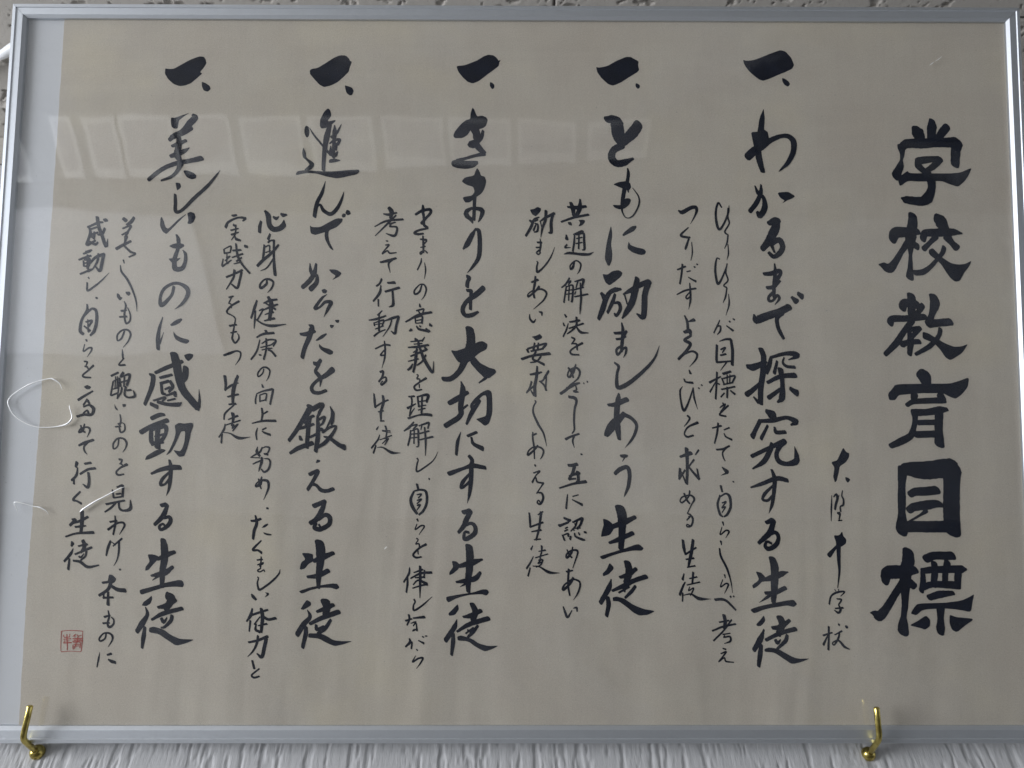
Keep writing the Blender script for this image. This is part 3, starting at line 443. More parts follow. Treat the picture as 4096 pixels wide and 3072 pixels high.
3185 696|0 76 14 49 91 10|24 122 14 29 86 14 11 43 10|58 96 10 146 105 20|40 57 6 78 67 12 59 38 8|83 57 8 89 0 10|89 15 10 55 0 8 69 15 6
3188 563|29 76 10 34 48 20 0 14 12|24 48 8 48 48 10 44 0 12|97 62 6 141 40 14|126 91 8 140 86 8|150 94 8 164 96 8
3244 414|27 145 8 37 135 8|23 97 4 0 50 12 43 76 12 77 79 14 63 45 10 29 0 3
2887 3789|111 231 26 134 195 36 125 143 22|69 179 10 114 174 20 175 190 12|0 75 8 95 122 16 227 136 16|170 169 12 115 112 16 6 0 6|116 96 12 166 112 10|131 91 12 121 76 10 177 71 14 173 19 18 153 0 20 92 19 6
2952 3642|28 106 8 43 104 10|24 71 8 52 73 14 19 31 8 0 0 10 39 26 10 60 6 12 114 11 7
2938 3491|0 82 14 60 96 22 125 117 16|95 106 18 66 70 14 80 0 4
2888 3213|64 225 16 48 189 14 23 168 14|58 173 8 49 112 22 0 46 14|40 61 12 41 5 10|111 194 14 169 197 22|94 123 16 205 156 20|150 133 14 156 72 16 157 16 22 127 0 8
2856 2975|104 208 8 70 172 14|0 131 8 60 141 18 135 167 12|41 111 10 46 85 10|46 111 8 116 131 14 106 86 12|51 96 6 101 106 8|80 177 10 82 45 16|52 60 8 116 86 9|43 4 14 82 35 12 132 56 8|126 126 8 181 147 20 236 163 18|236 158 18 217 86 18 208 26 18 177 46 6|185 157 8 167 86 10 113 0 4
2911 2723|0 155 10 69 186 14 117 184 14|71 218 8 78 156 14 76 85 12 55 0 3|72 146 8 43 105 12 76 105 10
2944 2592|10 101 18 32 111 16|35 106 16 26 61 16 0 25 14|16 45 10 51 61 12 57 31 16 22 0 16 17 15 8 32 30 8
2908 2308|0 214 10 6 159 18 12 104 14|70 199 16 76 150 20 57 70 18 58 10 12|12 109 14 66 144 12 112 165 12|37 70 10 77 80 10|54 0 12 85 0 8
2896 2055|52 208 6 37 185 12|63 144 6 49 104 12 0 40 12|35 60 10 16 0 12|106 214 12 117 174 12 113 124 10|82 174 6 152 159 4|82 179 6 146 174 8|63 104 6 157 139 9|98 114 6 123 115 10 84 75 6|133 115 8 104 65 8|45 45 4 89 45 9 159 6 20 229 3 3
2333 4949|*0 211 17 224 63 231 134 277 195 320 246 342 293 338 319 312 328 291 342 287 326 240 319 203 281 160 221 106 170 82 119 69 77 94 34 142 2 181|*288 87 314 80 345 70 363 41 351 6 331 0 305 21 294 53
2241 4257|*75 440 98 427 105 382 100 351 83 335 62 372 63 424|104 419 4 139 362 12 191 299 14 244 236 16 281 194 20|*248 585 267 569 278 521 243 473 315 488 305 466 240 420 199 413 186 436 187 489 216 553|269 452 30 246 352 46 233 267 38 225 162 30 223 68 26|306 442 8 307 384 36 304 310 26 302 173 20|360 450 4 327 384 20 282 341 22|268 289 8 303 315 20 349 323 20 335 284 22|279 268 8 277 215 26|325 289 20 321 236 16|270 210 26 311 194 40 336 221 10|*267 126 268 157 307 168 367 150 333 137|*57 258 79 214 82 172 145 130 150 104 121 67 65 67 114 114 88 145 57 171 48 213|*0 24 12 58 85 69 197 59 299 58 401 69 508 76 516 59 494 36 392 11 336 0 249 16 167 41 86 44
2402 3944|82 289 4 56 193 26 18 109 30 0 0 30|13 73 14 43 97 16 75 47 26 132 21 30 181 68 28 215 141 18 232 204 3
2366 3663|*0 211 23 193 84 195 154 235 214 268 265 265 260 236 216 194 156 168 151 131 163 70 202 0 164 23 127 90 121 131 125 154 85 141 45 129 9 143|*254 287 264 308 289 303 285 277 263 272|*282 308 294 340 319 329 330 303 305 290
2323 3352|54 210 6 60 154 24 76 123 30|104 206 16 91 134 34 57 72 36 0 15 34|86 128 30 112 103 22 108 52 34 64 0 42|*204 163 267 160 310 133 288 102 231 73 263 109 227 132
2426 3129|*47 219 72 229 97 212 83 188 58 193|93 183 4 54 153 20 0 71 26 40 81 14 80 120 24 125 117 30 106 71 26 72 0 3
2316 2805|0 186 20 46 187 34 110 212 30|64 261 8 89 242 40 67 151 38 38 80 34 19 0 30|*117 136 161 177 206 198 211 184 177 152 137 133|*148 113 178 83 229 71 264 51 260 29 235 21 179 51 150 81|*229 264 269 259 250 233 235 241|*268 302 308 303 299 276 279 282
2418 2525|10 235 26 40 230 34 64 260 28|55 230 22 26 175 24 47 145 30 68 110 24 64 50 5|161 186 48 107 140 36 43 100 24 0 49 26 11 9 28 56 0 26 113 20 24
2250 2052|137 377 20 157 353 50 100 253 36 53 173 32 0 99 28|177 343 40 236 378 40 261 378 24 228 313 24|90 253 14 188 293 22|125 233 34 169 273 14|52 183 14 131 208 26 190 228 20|159 273 26 147 174 32 140 45 30|84 134 16 94 104 26|163 124 18 212 149 20|13 0 24 76 40 34 184 80 36|233 313 24 218 283 16 225 204 30 223 105 34 210 16 30|219 258 16 273 284 20 259 234 16 240 219 12|231 184 24 261 189 24|316 368 6 337 304 28 314 244 14 271 164 4|347 314 10 338 254 20 329 224 16|261 164 20 320 204 18 364 210 16 341 155 24 283 85 30 225 45 20|272 130 10 322 115 24 392 66 30 437 47 42
2406 1761|*66 245 96 235 86 220 57 215|13 126 30 73 156 26 69 132 30 36 68 26 0 9 26|31 53 24 66 43 20 107 4 28 156 0 28 200 16 28
2435 1465|22 178 36 70 198 34 109 217 30|109 212 24 82 139 40 44 76 40 0 46 36|59 76 30 112 110 30 147 91 34 143 37 34 75 0 36 31 12 30 45 46 22|65 37 14 80 13 12
2356 972|152 394 66 163 326 72 161 230 56 153 153 44 151 47 26|*14 311 71 311 105 302 106 268 131 259 73 229 45 191 15 183 4 190 14 239 48 263|112 249 30 179 278 46 262 312 30|66 128 20 144 138 36 226 177 36|*0 22 97 52 194 71 262 81 297 78 317 48 293 33 248 47 166 47 88 27 25 0
2354 568|*67 360 100 341 103 319 69 297 45 283 21 288 39 321|74 283 5 95 231 28 48 173 40 0 97 38|68 154 26 65 97 32 45 0 26|209 351 66 225 298 54 207 241 40|148 269 20 220 298 40 273 322 30|97 178 24 183 221 34 316 270 38|256 208 22 214 145 30 162 107 24|145 169 20 151 136 24 204 160 18|*87 107 128 107 176 109 225 88 284 55 352 49 430 51 363 27 295 11 236 31 167 69 85 74
1967 3812|10 88 20 1 51 26 0 0 24|38 176 16 65 135 40 77 62 38 109 26 40 159 32 42 187 58 44 193 99 8|106 125 16 131 114 26 151 130 6|166 151 16 186 141 30 212 146 14
1959 3463|93 334 16 79 292 22|79 267 16 99 282 12 130 282 16|50 246 14 47 184 18 41 132 14|125 277 16 128 164 16 134 71 22 143 0 22|50 225 10 90 241 10 92 184 8|62 184 8 102 200 8|0 76 24 43 122 24 112 184 20 163 246 16|124 133 12 76 61 10 26 35 5
1984 3322|54 100 12 50 69 18 10 38 22 0 64 14 33 105 12 74 108 16 105 85 14 94 39 14 62 0 3
1922 3035|42 223 14 27 172 22 0 81 14|33 142 10 30 71 14 26 0 6|130 254 20 157 193 34 146 71 24|96 203 10 146 224 20 201 234 14|83 142 8 162 178 20 207 194 14|111 203 10 193 153 14|109 112 8 174 132 16|63 142 10 93 157 10 83 132 10 46 61 10|106 61 10 185 82 18|40 71 8 97 36 12 167 21 22 277 35 6
1932 2787|108 233 18 119 208 16|40 177 12 89 203 18 174 213 18|65 157 8 43 66 14 0 0 12|81 127 8 131 157 12 191 153 12 172 107 10|72 96 8 152 117 10 191 148 8|83 76 8 143 92 10|115 167 14 118 87 12 100 1 14|64 36 12 79 36 10|133 77 12 158 67 12 194 27 14|143 87 10 163 92 8
1991 2617|44 96 8 35 60 10 3 35 10 0 65 12 33 106 10 68 106 12 92 81 10 85 36 8 67 0 3
1978 2433|45 159 6 56 134 16|8 79 10 0 39 12 1 4 10|8 84 8 57 104 12 131 120 18|136 120 16 128 70 16 115 0 14|33 69 10 35 19 10|33 74 8 83 84 10 79 30 12|35 24 8 79 35 10
1956 2283|73 120 14 80 70 16 72 15 12|80 70 10 119 95 12|0 0 8 86 20 16 186 21 18
1991 2154|9 94 6 0 50 14 7 0 8|49 80 12 78 95 10|44 70 6 69 55 14 112 40 16
1999 1624|23 227 10 34 178 12 45 149 8|47 242 10 34 188 28 5 168 14 0 178 8 19 203 8 68 217 18 98 203 18 99 149 14 67 66 3|91 0 12 104 0 14
1973 1388|0 138 14 40 141 18 75 155 18|33 180 12 45 121 22 27 63 22 20 0 18|*81 85 104 110 134 120 134 107 110 88|*98 54 126 44 161 39 164 27 131 27 102 39
1995 1282|62 94 10 0 26 18 40 19 14 69 0 16
2029 1137|32 116 8 30 63 10 29 24 8|0 90 10 42 96 12|4 53 8 48 68 14 19 43 8|25 24 9 6 10 8 25 0 8 54 15 9 62 0 6
2036 1003|0 95 8 10 86 8 1 52 10 16 0 16 56 19 14 123 72 14 165 120 10 174 154 3
1994 926|0 43 8 13 24 22 38 0 14|*99 58 134 53 137 36 101 16 119 43
1964 683|41 176 12 28 123 24 0 80 12|29 85 14 22 4 10|109 176 22 121 114 28 114 0 20|37 128 16 158 167 16|101 114 8 59 57 10|115 124 16 165 95 18 223 105 20|89 47 8 156 62 14|74 62 8 70 19 16 105 0 18
1981 498|3 107 14 75 123 18 147 152 22|138 138 26 125 71 26 108 0 26 69 23 8|74 156 16 66 99 18 39 42 12 0 0 4
2016 342|1 127 14 18 66 16|56 66 10 0 19 12 20 0 14 58 10 12
1695 3744|*40 211 83 217 93 201 63 191 43 199|0 107 22 19 149 18 94 186 14 155 181 18 135 160 12|60 128 16 76 118 14|42 82 14 102 98 10|48 46 16 103 67 10|81 128 8 78 56 12 50 4 6|74 35 8 90 10 20 123 0 14
1687 3635|0 36 12 6 0 10|0 36 8 54 62 10 51 10 10
1676 3477|17 163 12 57 169 12|37 158 8 37 76 8|33 127 10 63 138 8 24 102 10|3 55 14 74 107 10|8 117 8 0 61 14|59 97 8 45 76 8|82 184 14 147 190 16|79 128 10 163 159 14|105 241 12 124 138 18 166 67 14 224 0 12|154 128 12 115 97 14|176 221 20 197 216 20|95 76 8 155 92 10
1715 3348|0 98 16 59 123 14 124 155 18|119 139 18 106 73 18 88 11 18 42 42 10|63 154 20 55 93 16 3 0 8
1729 3069|12 213 14 46 224 12|36 219 8 13 167 10 28 162 8 35 127 6|93 183 16 34 147 14 0 106 14 6 86 10 37 71 8 67 46 8 64 0 8
1753 2918|0 136 16 55 146 14|40 151 10 24 35 14|12 80 10 57 91 12|24 35 14 50 0 14 77 35 12 73 65 6 63 75 6
1717 2741|0 78 16 49 96 20 98 113 12 131 99 12 125 51 10 92 0 3
1730 2431|0 225 22 10 160 20 6 110 14|93 200 24 71 110 30 70 5 18|102 225 22 84 170 18|6 115 14 55 150 18 109 170 8|28 60 12 68 70 16 112 80 14|40 0 12 95 5 16
1700 2128|110 298 10 43 233 14 35 184 10|46 149 8 37 104 16 0 45 10|24 74 12 21 0 12|102 234 26 109 194 20 96 134 10|69 184 8 143 214 16|46 139 8 164 179 10|96 139 8 115 144 10 101 114 8 145 149 10 107 95 8|33 84 5 88 75 8 158 40 22 247 48 3
1952 1904|54 196 5 49 159 21 73 124 15|91 192 10 73 156 15 37 135 12 0 112 6|7 112 6 75 110 7|88 183 5 115 196 9 145 190 14 144 169 12 135 151 10|106 141 11 134 139 20|21 61 7 51 76 11 94 92 12|90 113 16 88 74 20 74 25 12 68 3 3|106 104 5 143 101 10 156 74 12 145 25 15 112 0 15 87 25 6
1155 4973|*1 195 19 192 68 190 133 228 204 271 275 299 311 297 329 272 335 240 319 208 285 165 306 154 271 122 221 74 171 52 120 46 68 67 25 109 0 152|*301 85 335 74 371 48 378 21 353 0 321 10 307 42
1062 4230|*160 526 188 523 263 550 309 567 264 535 224 503 217 434 191 431 165 449 158 491|333 551 20 351 525 54 312 477 54 268 424 40 214 381 24|154 338 30 189 370 46 259 402 50 324 440 44|224 392 30 232 307 44 220 223 52 237 176 40|177 286 22 222 302 40 287 334 26|170 202 30 225 223 44 275 245 36 317 274 6|0 7 32 78 75 34 148 118 34 238 150 36 329 166 36 420 188 42|254 150 50 231 87 30 182 34 24 102 0 14|*273 85 307 87 359 67 383 46 378 20 346 12 304 30
1278 3978|*0 239 37 234 49 203 31 182 16 172 8 203|2 140 20 7 78 26 13 0 26 63 11 24 156 110 28 254 205 26 312 278 18 356 341 3
1169 3791|*7 145 23 124 46 57 67 45 101 78 150 130 214 172 160 115 92 42 54 0 23 21 0 67 0 119|*214 174 239 185 272 175 283 142 267 100 243 84 217 89 226 115 220 146
1243 3514|61 275 12 78 232 30 80 170 26 62 108 30 54 67 34 62 0 40 117 1 34 140 57 26 138 119 22 116 149 5|*2 182 43 201 84 209 124 196 128 180 96 158 45 161|*0 82 79 82 104 88 84 62 40 38
1196 3185|105 181 22 87 110 22 15 33 34 0 89 22 25 160 24 84 202 22 144 207 22 206 172 32 218 121 32 180 49 22 120 0 3
1192 2864|30 256 8 7 166 22 0 85 32 4 0 26|43 136 3 15 45 14|*89 197 130 233 174 250 189 240 170 213 131 192 101 185|*118 147 139 117 185 92 241 79 249 62 227 44 187 54 141 76 122 111
1110 2385|*291 435 332 450 367 440 363 415 329 384 304 406|74 293 26 147 328 32 280 384 30|25 282 12 55 263 36 49 182 36 0 43 26|212 444 56 236 364 66 259 264 62 293 164 56 366 74 50 418 20 50|421 165 3 428 65 20 419 0 20|311 334 46 305 254 46 262 204 34|111 253 20 150 263 24 204 278 20|117 208 22 181 228 24|123 203 20 135 133 22 161 123 16|191 228 20 213 183 26 185 143 20|154 163 14 193 178 20|166 113 14 225 133 20|45 48 24 100 23 30|68 73 14 157 98 20 138 68 14|99 63 22 179 44 26 268 44 34 288 59 8|178 73 14 237 89 14|234 144 20 236 109 24
1090 1993|79 325 34 133 351 34 177 356 22|0 216 40 77 261 36 204 311 36|78 236 30 82 157 34 98 118 26|93 236 20 186 262 34 193 207 26 161 148 30|110 182 14 179 202 16|136 286 36 130 197 36 134 98 46|93 132 20 171 143 30|*39 0 52 34 125 78 174 88 204 74 136 34 69 4|*260 272 294 292 334 285 398 295 409 273 391 218 383 159 362 80 344 30 305 25 274 59 258 79 308 69 327 89 344 149 346 228 312 223 294 178 271 119 239 59 201 34 233 89 260 158 272 217
1185 1717|0 170 18 75 203 30 154 218 40 223 220 36|137 277 16 149 218 32 148 120 28 141 51 18 123 0 3|140 184 16 88 129 26 75 85 22 110 90 16 143 130 20
1227 1456|45 185 30 84 195 32|94 190 26 68 117 38 40 78 34 0 39 26|69 88 20 108 98 24 122 69 30 101 30 32 53 0 22 37 24 20 61 44 16 81 30 12
1132 959|166 420 40 178 352 56 182 275 54 171 188 46 171 63 30|*48 308 97 308 137 294 133 270 91 226 63 188 36 183 38 212 70 255|128 270 24 185 299 40 258 328 28|85 145 14 133 154 34 191 169 44 248 213 26|96 111 5 143 145 20|*0 39 98 63 194 92 291 114 325 112 341 83 332 59 273 64 195 59 99 29 18 0 4 15
1126 560|*102 395 106 366 95 333 62 313 27 318 41 347 69 366|57 309 6 74 251 26 38 185 44 0 123 34|59 156 22 52 80 32 44 0 18|219 395 54 254 367 62 213 290 44|154 304 20 217 319 40 283 362 36|110 212 18 190 257 32 339 298 30|264 243 26 256 205 28 209 157 20 185 152 12|182 223 20 203 195 26 226 228 8|*93 152 126 161 205 138 265 95 334 67 446 65 374 34 305 17 247 53 168 104 91 118
829 3604|44 314 24 70 294 26|130 320 24 106 284 28 72 263 14|43 232 12 108 253 16 71 180 16|40 180 12 85 201 16 61 160 10|76 170 26 64 108 14|0 66 24 54 98 22 113 129 18|65 87 14 117 41 16 153 26 14 104 0 10
868 3166|21 415 10 30 387 7|0 372 6 10 321 14 58 259 16 102 178 14 136 86 10 148 0 3
849 3254|*0 59 22 49 33 28 48 23 35 0 19 3 1 28|*66 69 102 72 112 54 98 34 77 49
880 3069|31 178 6 46 142 14 38 81 14 43 31 14 57 0 14 83 21 12 84 71 10 61 127 6|12 99 16 52 107 12|0 51 12 58 56 14
871 2877|54 132 12 32 71 14 2 55 10 0 101 12 34 136 12 78 140 12 103 107 14 87 51 10 48 0 3
892 2736|22 126 5 27 81 14 31 51 10|38 56 10 0 5 10 20 0 14 50 3 14
837 2471|0 180 16 53 207 16|17 135 12 2 25 12|21 140 10 61 150 12 57 5 10|35 175 8 34 85 8|50 175 8 49 85 8|14 75 8 54 85 9|7 25 12 56 45 12|93 205 22 70 175 14|65 165 10 78 95 12|75 170 10 143 191 18 127 105 18|104 175 10 103 95 12|77 130 10 131 145 10|88 90 12 80 45 12 53 0 8|118 95 16 111 35 14 142 11 12 191 21 20 179 66 5|129 65 14 159 71 16
872 2377|*0 54 11 34 26 15 32 0 12 8 1 29|*59 52 87 55 92 35 71 25
888 2208|32 139 8 40 89 12 32 40 12 44 0 12 73 15 12 71 60 8 55 75 5|21 64 14 50 75 10|0 42 10 41 48 12
878 2052|41 102 10 34 47 10 5 27 10 0 67 12 31 107 12 76 107 12 102 77 14 99 38 10 76 0 3
911 1876|16 121 14 40 116 14 32 91 12|22 87 8 42 82 10 48 62 6|81 82 22 33 57 12 0 23 12 16 0 14 60 6 10
837 1590|51 171 10 64 108 14|85 191 12 129 201 18 132 118 18|82 137 10 117 142 12|64 108 10 123 118 12|7 59 16 149 89 14|81 69 14 43 30 16 0 0 10|105 79 14 112 30 14 142 11 14 196 26 26 193 94 5
868 1416|49 145 8 55 87 16 41 0 12|0 38 18 67 87 14 115 92 14 126 68 14 90 2 4|12 97 14 66 107 12
863 1150|29 217 16 12 169 20 0 106 12|39 208 5 70 188 8|50 179 10 116 237 14|93 218 14 96 140 14 85 73 8 62 29 3|106 0 12 117 1 12
824 882|*65 230 90 230 128 198 112 167 83 163 59 167|20 167 16 92 177 16|87 177 26 66 119 24 0 71 20|94 139 20 144 115 26 198 110 30|33 90 14 40 57 12 93 57 14|67 100 14 71 0 22|30 52 12 108 57 14
863 715|35 124 8 45 76 14 34 29 14 50 0 18 78 19 14 82 53 10 61 76 6|8 76 16 51 88 12|0 28 14 49 33 12
840 568|51 99 10 43 61 12 10 42 12 0 61 12 32 99 10 75 101 12 101 76 14 97 43 10 70 0 3
833 416|16 109 4 9 62 12 0 0 8|75 90 14 104 100 18|82 57 8 112 42 22 139 34 20
590 3691|132 211 26 152 214 26|3 153 16 83 190 20 123 195 12|75 237 26 89 164 26 118 92 24 157 0 26 168 61 3|140 144 20 122 102 22 87 92 14|8 164 12 26 112 20 0 9 22|29 138 14 74 154 14|32 92 16 86 112 14|30 122 12 38 71 16|61 112 20 53 61 20|11 9 20 69 45 16|24 35 14 71 14 20 90 30 14
588 3643|0 0 18 45 16 14
536 3464|0 115 14 49 134 18 94 149 16|33 164 14 87 185 16|36 108 12 43 62 14|45 113 12 85 121 16 83 72 14|69 154 18 74 41 20|42 87 10 87 95 10|48 62 12 83 67 12|16 0 14 75 26 14 104 42 8|87 82 12 130 134 22 199 163 24|195 155 24 183 83 24 171 27 22 134 62 8|154 165 14 147 103 18 114 42 10 80 16 5
611 3271|5 168 8 15 155 7|0 124 12 6 61 16 56 92 14 114 143 10 170 205 3|74 2 14 87 0 14
575 2972|44 248 12 50 197 22|42 197 16 6 116 20 0 35 24 26 9 20|29 156 10 81 212 16 117 197 20 126 116 24 110 35 24 82 0 16|41 106 12 86 116 20 68 75 14|28 75 10 80 35 14|55 126 8 65 25 12
608 2800|18 138 14 23 124 10|7 101 6 0 45 10 39 71 12 64 71 14 60 46 10 32 0 3
612 2637|5 128 10 30 123 12 22 93 8|12 88 10 32 83 10 48 53 6|81 96 16 43 58 12 0 18 12 16 3 14 66 0 10
584 2330|*38 235 67 250 101 233 89 215 64 213|3 130 20 47 160 18 114 200 12|73 135 14 45 90 14|78 125 18 95 95 10|46 75 10 90 90 14 126 61 26 113 16 20 54 15 18 0 0 18|48 25 12 77 50 10 88 26 14
605 2169|12 92 10 24 52 14 50 38 10|41 102 10 29 52 18 0 37 14 14 67 10 67 77 12 86 53 14 66 0 4
610 2034|0 69 16 39 89 22 112 114 18|68 94 14 40 59 14 47 25 12 68 0 4
567 1780|35 191 26 27 156 18|42 151 8 35 92 20 0 53 18|17 63 14 19 24 14|95 181 16 144 189 18|64 102 16 122 137 18 180 147 18|128 113 18 136 54 20 129 0 22 88 24 6
587 1653|51 92 14 0 33 18 30 19 12 66 0 14
543 1399|117 200 26 121 122 28 116 30 22|42 132 12 67 127 26 30 88 22|54 103 12 107 122 20 164 152 20|70 74 14 128 82 18 153 84 8|0 0 12 82 25 14 214 33 22
543 1149|56 202 30 48 178 14|63 159 6 46 120 22 0 62 18|38 82 14 33 0 18|134 222 24 150 179 28 124 130 16|102 178 12 169 193 18|80 116 14 205 169 18|167 140 14 159 101 14 126 72 12|110 101 12 125 92 14 148 121 6|68 67 14 122 58 18 183 20 20 265 34 10
@548 529|0 154 4 66 160 4 161 155 4 163 152 3 163 81 4 159 7 4 151 1 3 74 5 3 11 0 4 3 9 3 0 80 3 0 154 4|19 126 5 22 109 5 66 111 5|43 132 5 46 85 6|65 133 4 65 109 4|19 94 5 77 98 5|33 80 4 65 82 4|20 66 6 82 69 6|48 85 5 52 14 5|26 85 4 24 66 4|89 114 4 111 133 4|104 130 4 105 109 4|121 130 4 131 111 4|126 117 4 155 123 4|90 98 5 164 102 5|89 79 5 167 83 5|127 109 5 128 71 5|99 88 4 156 92 4|93 52 4 97 19 5|95 71 4 148 71 4 148 29 5|100 57 4 144 57 4|101 43 4 144 45 4|119 71 5 107 24 4
"""

# ------------------------------------------------------------------ noise
def vnoise(x, y, seed):
    """value noise on integer lattice, smooth interpolated; x,y arrays in lattice units"""
    xi = np.floor(x).astype(np.int64); yi = np.floor(y).astype(np.int64)
    fx = x - xi; fy = y - yi
    fx = fx * fx * (3 - 2 * fx); fy = fy * fy * (3 - 2 * fy)
    def h(a, b):
        n = (a * 374761393 + b * 668265263 + seed * 1274126177) & 0x7fffffff
        n = ((n ^ (n >> 13)) * 1103515245) & 0x7fffffff
        n = (n ^ (n >> 16)) & 0x7fffffff
        return (n % 100003) / 100003.
    return ((h(xi, yi) * (1 - fx) + h(xi + 1, yi) * fx) * (1 - fy) +
            (h(xi, yi + 1) * (1 - fx) + h(xi + 1, yi + 1) * fx) * fy)

def sstep(a, b, x):
    t = np.clip((x - a) / (b - a), 0, 1); return t * t * (3 - 2 * t)

# ------------------------------------------------------------------ wall with comb-textured paper
CEIL = 2.9506
xs = np.concatenate([[-4.0, -2, -1, -.3], np.arange(-.15, .98, .0010), [1.1, 2, 4]])
zs = np.concatenate([[0, .5, 1.2, 1.8], np.arange(1.98, 2.14, .0016), [2.3, 2.6, 2.93]])
X, Z = np.meshgrid(xs, zs)
wx = X + .0018 * (vnoise(X / .008, Z / .012, 5) - .5) + .0009 * (vnoise(X / .003, Z / .003, 15) - .5)
h = vnoise(wx / .0042, Z / .026, 1) * .5 + vnoise(wx / .0018, Z / .012, 2) * .5
ridge = sstep(.30, .46, h)
h2 = vnoise(wx / .0013, Z / .010, 3)
clump = sstep(.5, .75, vnoise(X / .03, Z / .03, 9))
height = (.0008 * ridge + .0003 * h2) + .0006 * clump * vnoise(wx / .0022, Z / .004, 4)
edge = (sstep(-.15, -.12, X) * (1 - sstep(.95, .97, X))) * (sstep(1.98, 1.99, Z) * (1 - sstep(2.12, 2.135, Z)))
Y = -height * edge
tag(grid_obj('wall', X, Y, Z, M_WALLP), kind='structure')

# ------------------------------------------------------------------ ceiling of fissured mineral tiles
ceil_e = empty('ceiling', (0, 0, CEIL)); tag(ceil_e, kind='structure')
def tile(x0, x1, y0, y1, fine, seed):
    g = .0008
    if fine:
        xx = np.arange(x0 + g, x1 - g + 1e-6, (x1 - x0 - 2 * g) / max(2, int((x1 - x0) / .0016)))
        yy = np.arange(y0 + g, y1 - g + 1e-6, (y1 - y0 - 2 * g) / max(2, int((y1 - y0) / .0016)))
    else:
        xx = np.linspace(x0 + g, x1 - g, 3); yy = np.linspace(y0 + g, y1 - g, 3)
    Xc, Yc = np.meshgrid(xx, yy)
    Zc = np.zeros_like(Xc)
    if fine:
        wx = Xc + .006 * (vnoise(Xc / .008, Yc / .008, 31) - .5)
        wy = Yc + .006 * (vnoise(Xc / .007, Yc / .007, 32) - .5)
        a = vnoise(wx / .019, wy / .008, 21) * .75 + vnoise(wx / .006, wy / .004, 22) * .25
        b = vnoise(wx / .0042, wy / .0036, 23)
        pit = sstep(.70, .735, a) + .8 * sstep(.90, .95, b)
        Zc = .0035 * np.clip(pit, 0, 1.2) + .0003 * vnoise(Xc / .003, Yc / .003, 24)
    # bevelled rim turned up into the joint
    d = np.minimum(np.minimum(Xc - x0, x1 - Xc), np.minimum(Yc - y0, y1 - Yc))
    Zc = np.where(d < g * 1.5, .004, Zc)
    return grid_obj('ceiling_tile', Xc[::-1], Yc[::-1], Zc[::-1], M_TILE, ceil_e, True)
for (a, b, c_, d, fine) in [
        (-1.366, -.456, -.30, -.02, True), (-.456, .454, -.30, -.02, True), (-1.366, .454, -1.095, -.30, False),
        (.454, 1.364, -.207, -.02, True), (.454, 1.364, -.33, -.207, True), (.454, 1.364, -1.095, -.33, False),
        (1.364, 2.274, -1.095, -.02, False)]:
    tile(a, b, c_, d, fine, 0)
box('ceiling_backing', (-4, -2.6, .0062), (4, .02, .03), plain("ceiling_backing_board", (.14, .13, .12), .9).m, ceil_e)
box('ceiling_panel', (-4, -2.6, .0005), (4, -1.097, .0055), M_TILE, ceil_e)
tr_ = box('wall_trim', (-4, -.022, 2.909), (4, -.0012, CEIL + .003), M_TRIM, None, .002)
tag(tr_, 'narrow brownish trim strip where the ceiling meets the wall', 'trim')

# ------------------------------------------------------------------ the corridor seen in the glass
tag(box('floor', (-6, -2.7, -.05), (6, .05, 0), M_FLOOR), kind='structure')
cw = tag(box('corridor_wall', (-4, -2.6, .0), (3.7, -2.5, 1.925), M_CORRIDOR), kind='structure')
tag(box('upper_corridor_wall', (-4, -2.6, 1.925), (3.7, -2.502, CEIL), M_UPPER), kind='structure')
rail = box('display_rail', (-3.6, -.018, -.010), (3.6, 0, .010), M_SHELF, None, .002)
rail.location = (-.2, -2.4790, 1.712); rail.rotation_euler = (0, -math.atan(.052), 0)
tag(rail,
    'thin dark display rail mirrored in the glass below the row of sheets', 'rail')
tag(box('notice_board', (-2.6, -2.4995, .93), (-.815, -2.485, 1.555), M_DOOR, None, .003),
    'large pale board mirrored in the glass at the lower left', 'notice board')
tag(box('display_board', (-3.9, -2.4998, 1.56), (2.6, -2.4965, 1.93), M_BOARD),
    'long grey-green board mirrored in the glass behind the row of sheets', 'display board')
sheets = [(-1.47, .10), (-1.245, .075), (-1.135, .115), (-1.005, .19), (-.795, .19), (-.565, .215), (-.325, .225),
          (-.065, .225), (.18, .225), (.43, .205), (.675, .215)]
words = ['leftmost', 'second', 'third', 'fourth', 'fifth', 'sixth', 'seventh', 'eighth', 'ninth', 'tenth', 'rightmost']
for i, (x, w) in enumerate(sheets):
    zb = 1.682 + .052 * (x + 1.2)
    e = empty('pinned_sheet', (x, -2.4962, zb))
    hgt = 1.912 - zb
    box('paper', (0, .0005, 0), (w, .003, hgt), M_SHEET, e)
    box('print', (.014, .0032, .032), (w - .014, .0036, hgt - .014), M_PRINT, e)
    tag(e, '%s of the white-bordered sheets mirrored faintly in the glass%s' % (words[i], '' if i in (0, 10) else ' counted from the left'),
        'pinned sheet', 'white-bordered sheets pinned in a row')

# ------------------------------------------------------------------ the framed calligraphy
root = empty('framed_calligraphy', mat=FRAME_M)
tag(root, 'wide silver aluminium frame holding a sheet of brush-written Japanese vertical lines behind glass', 'picture frame')

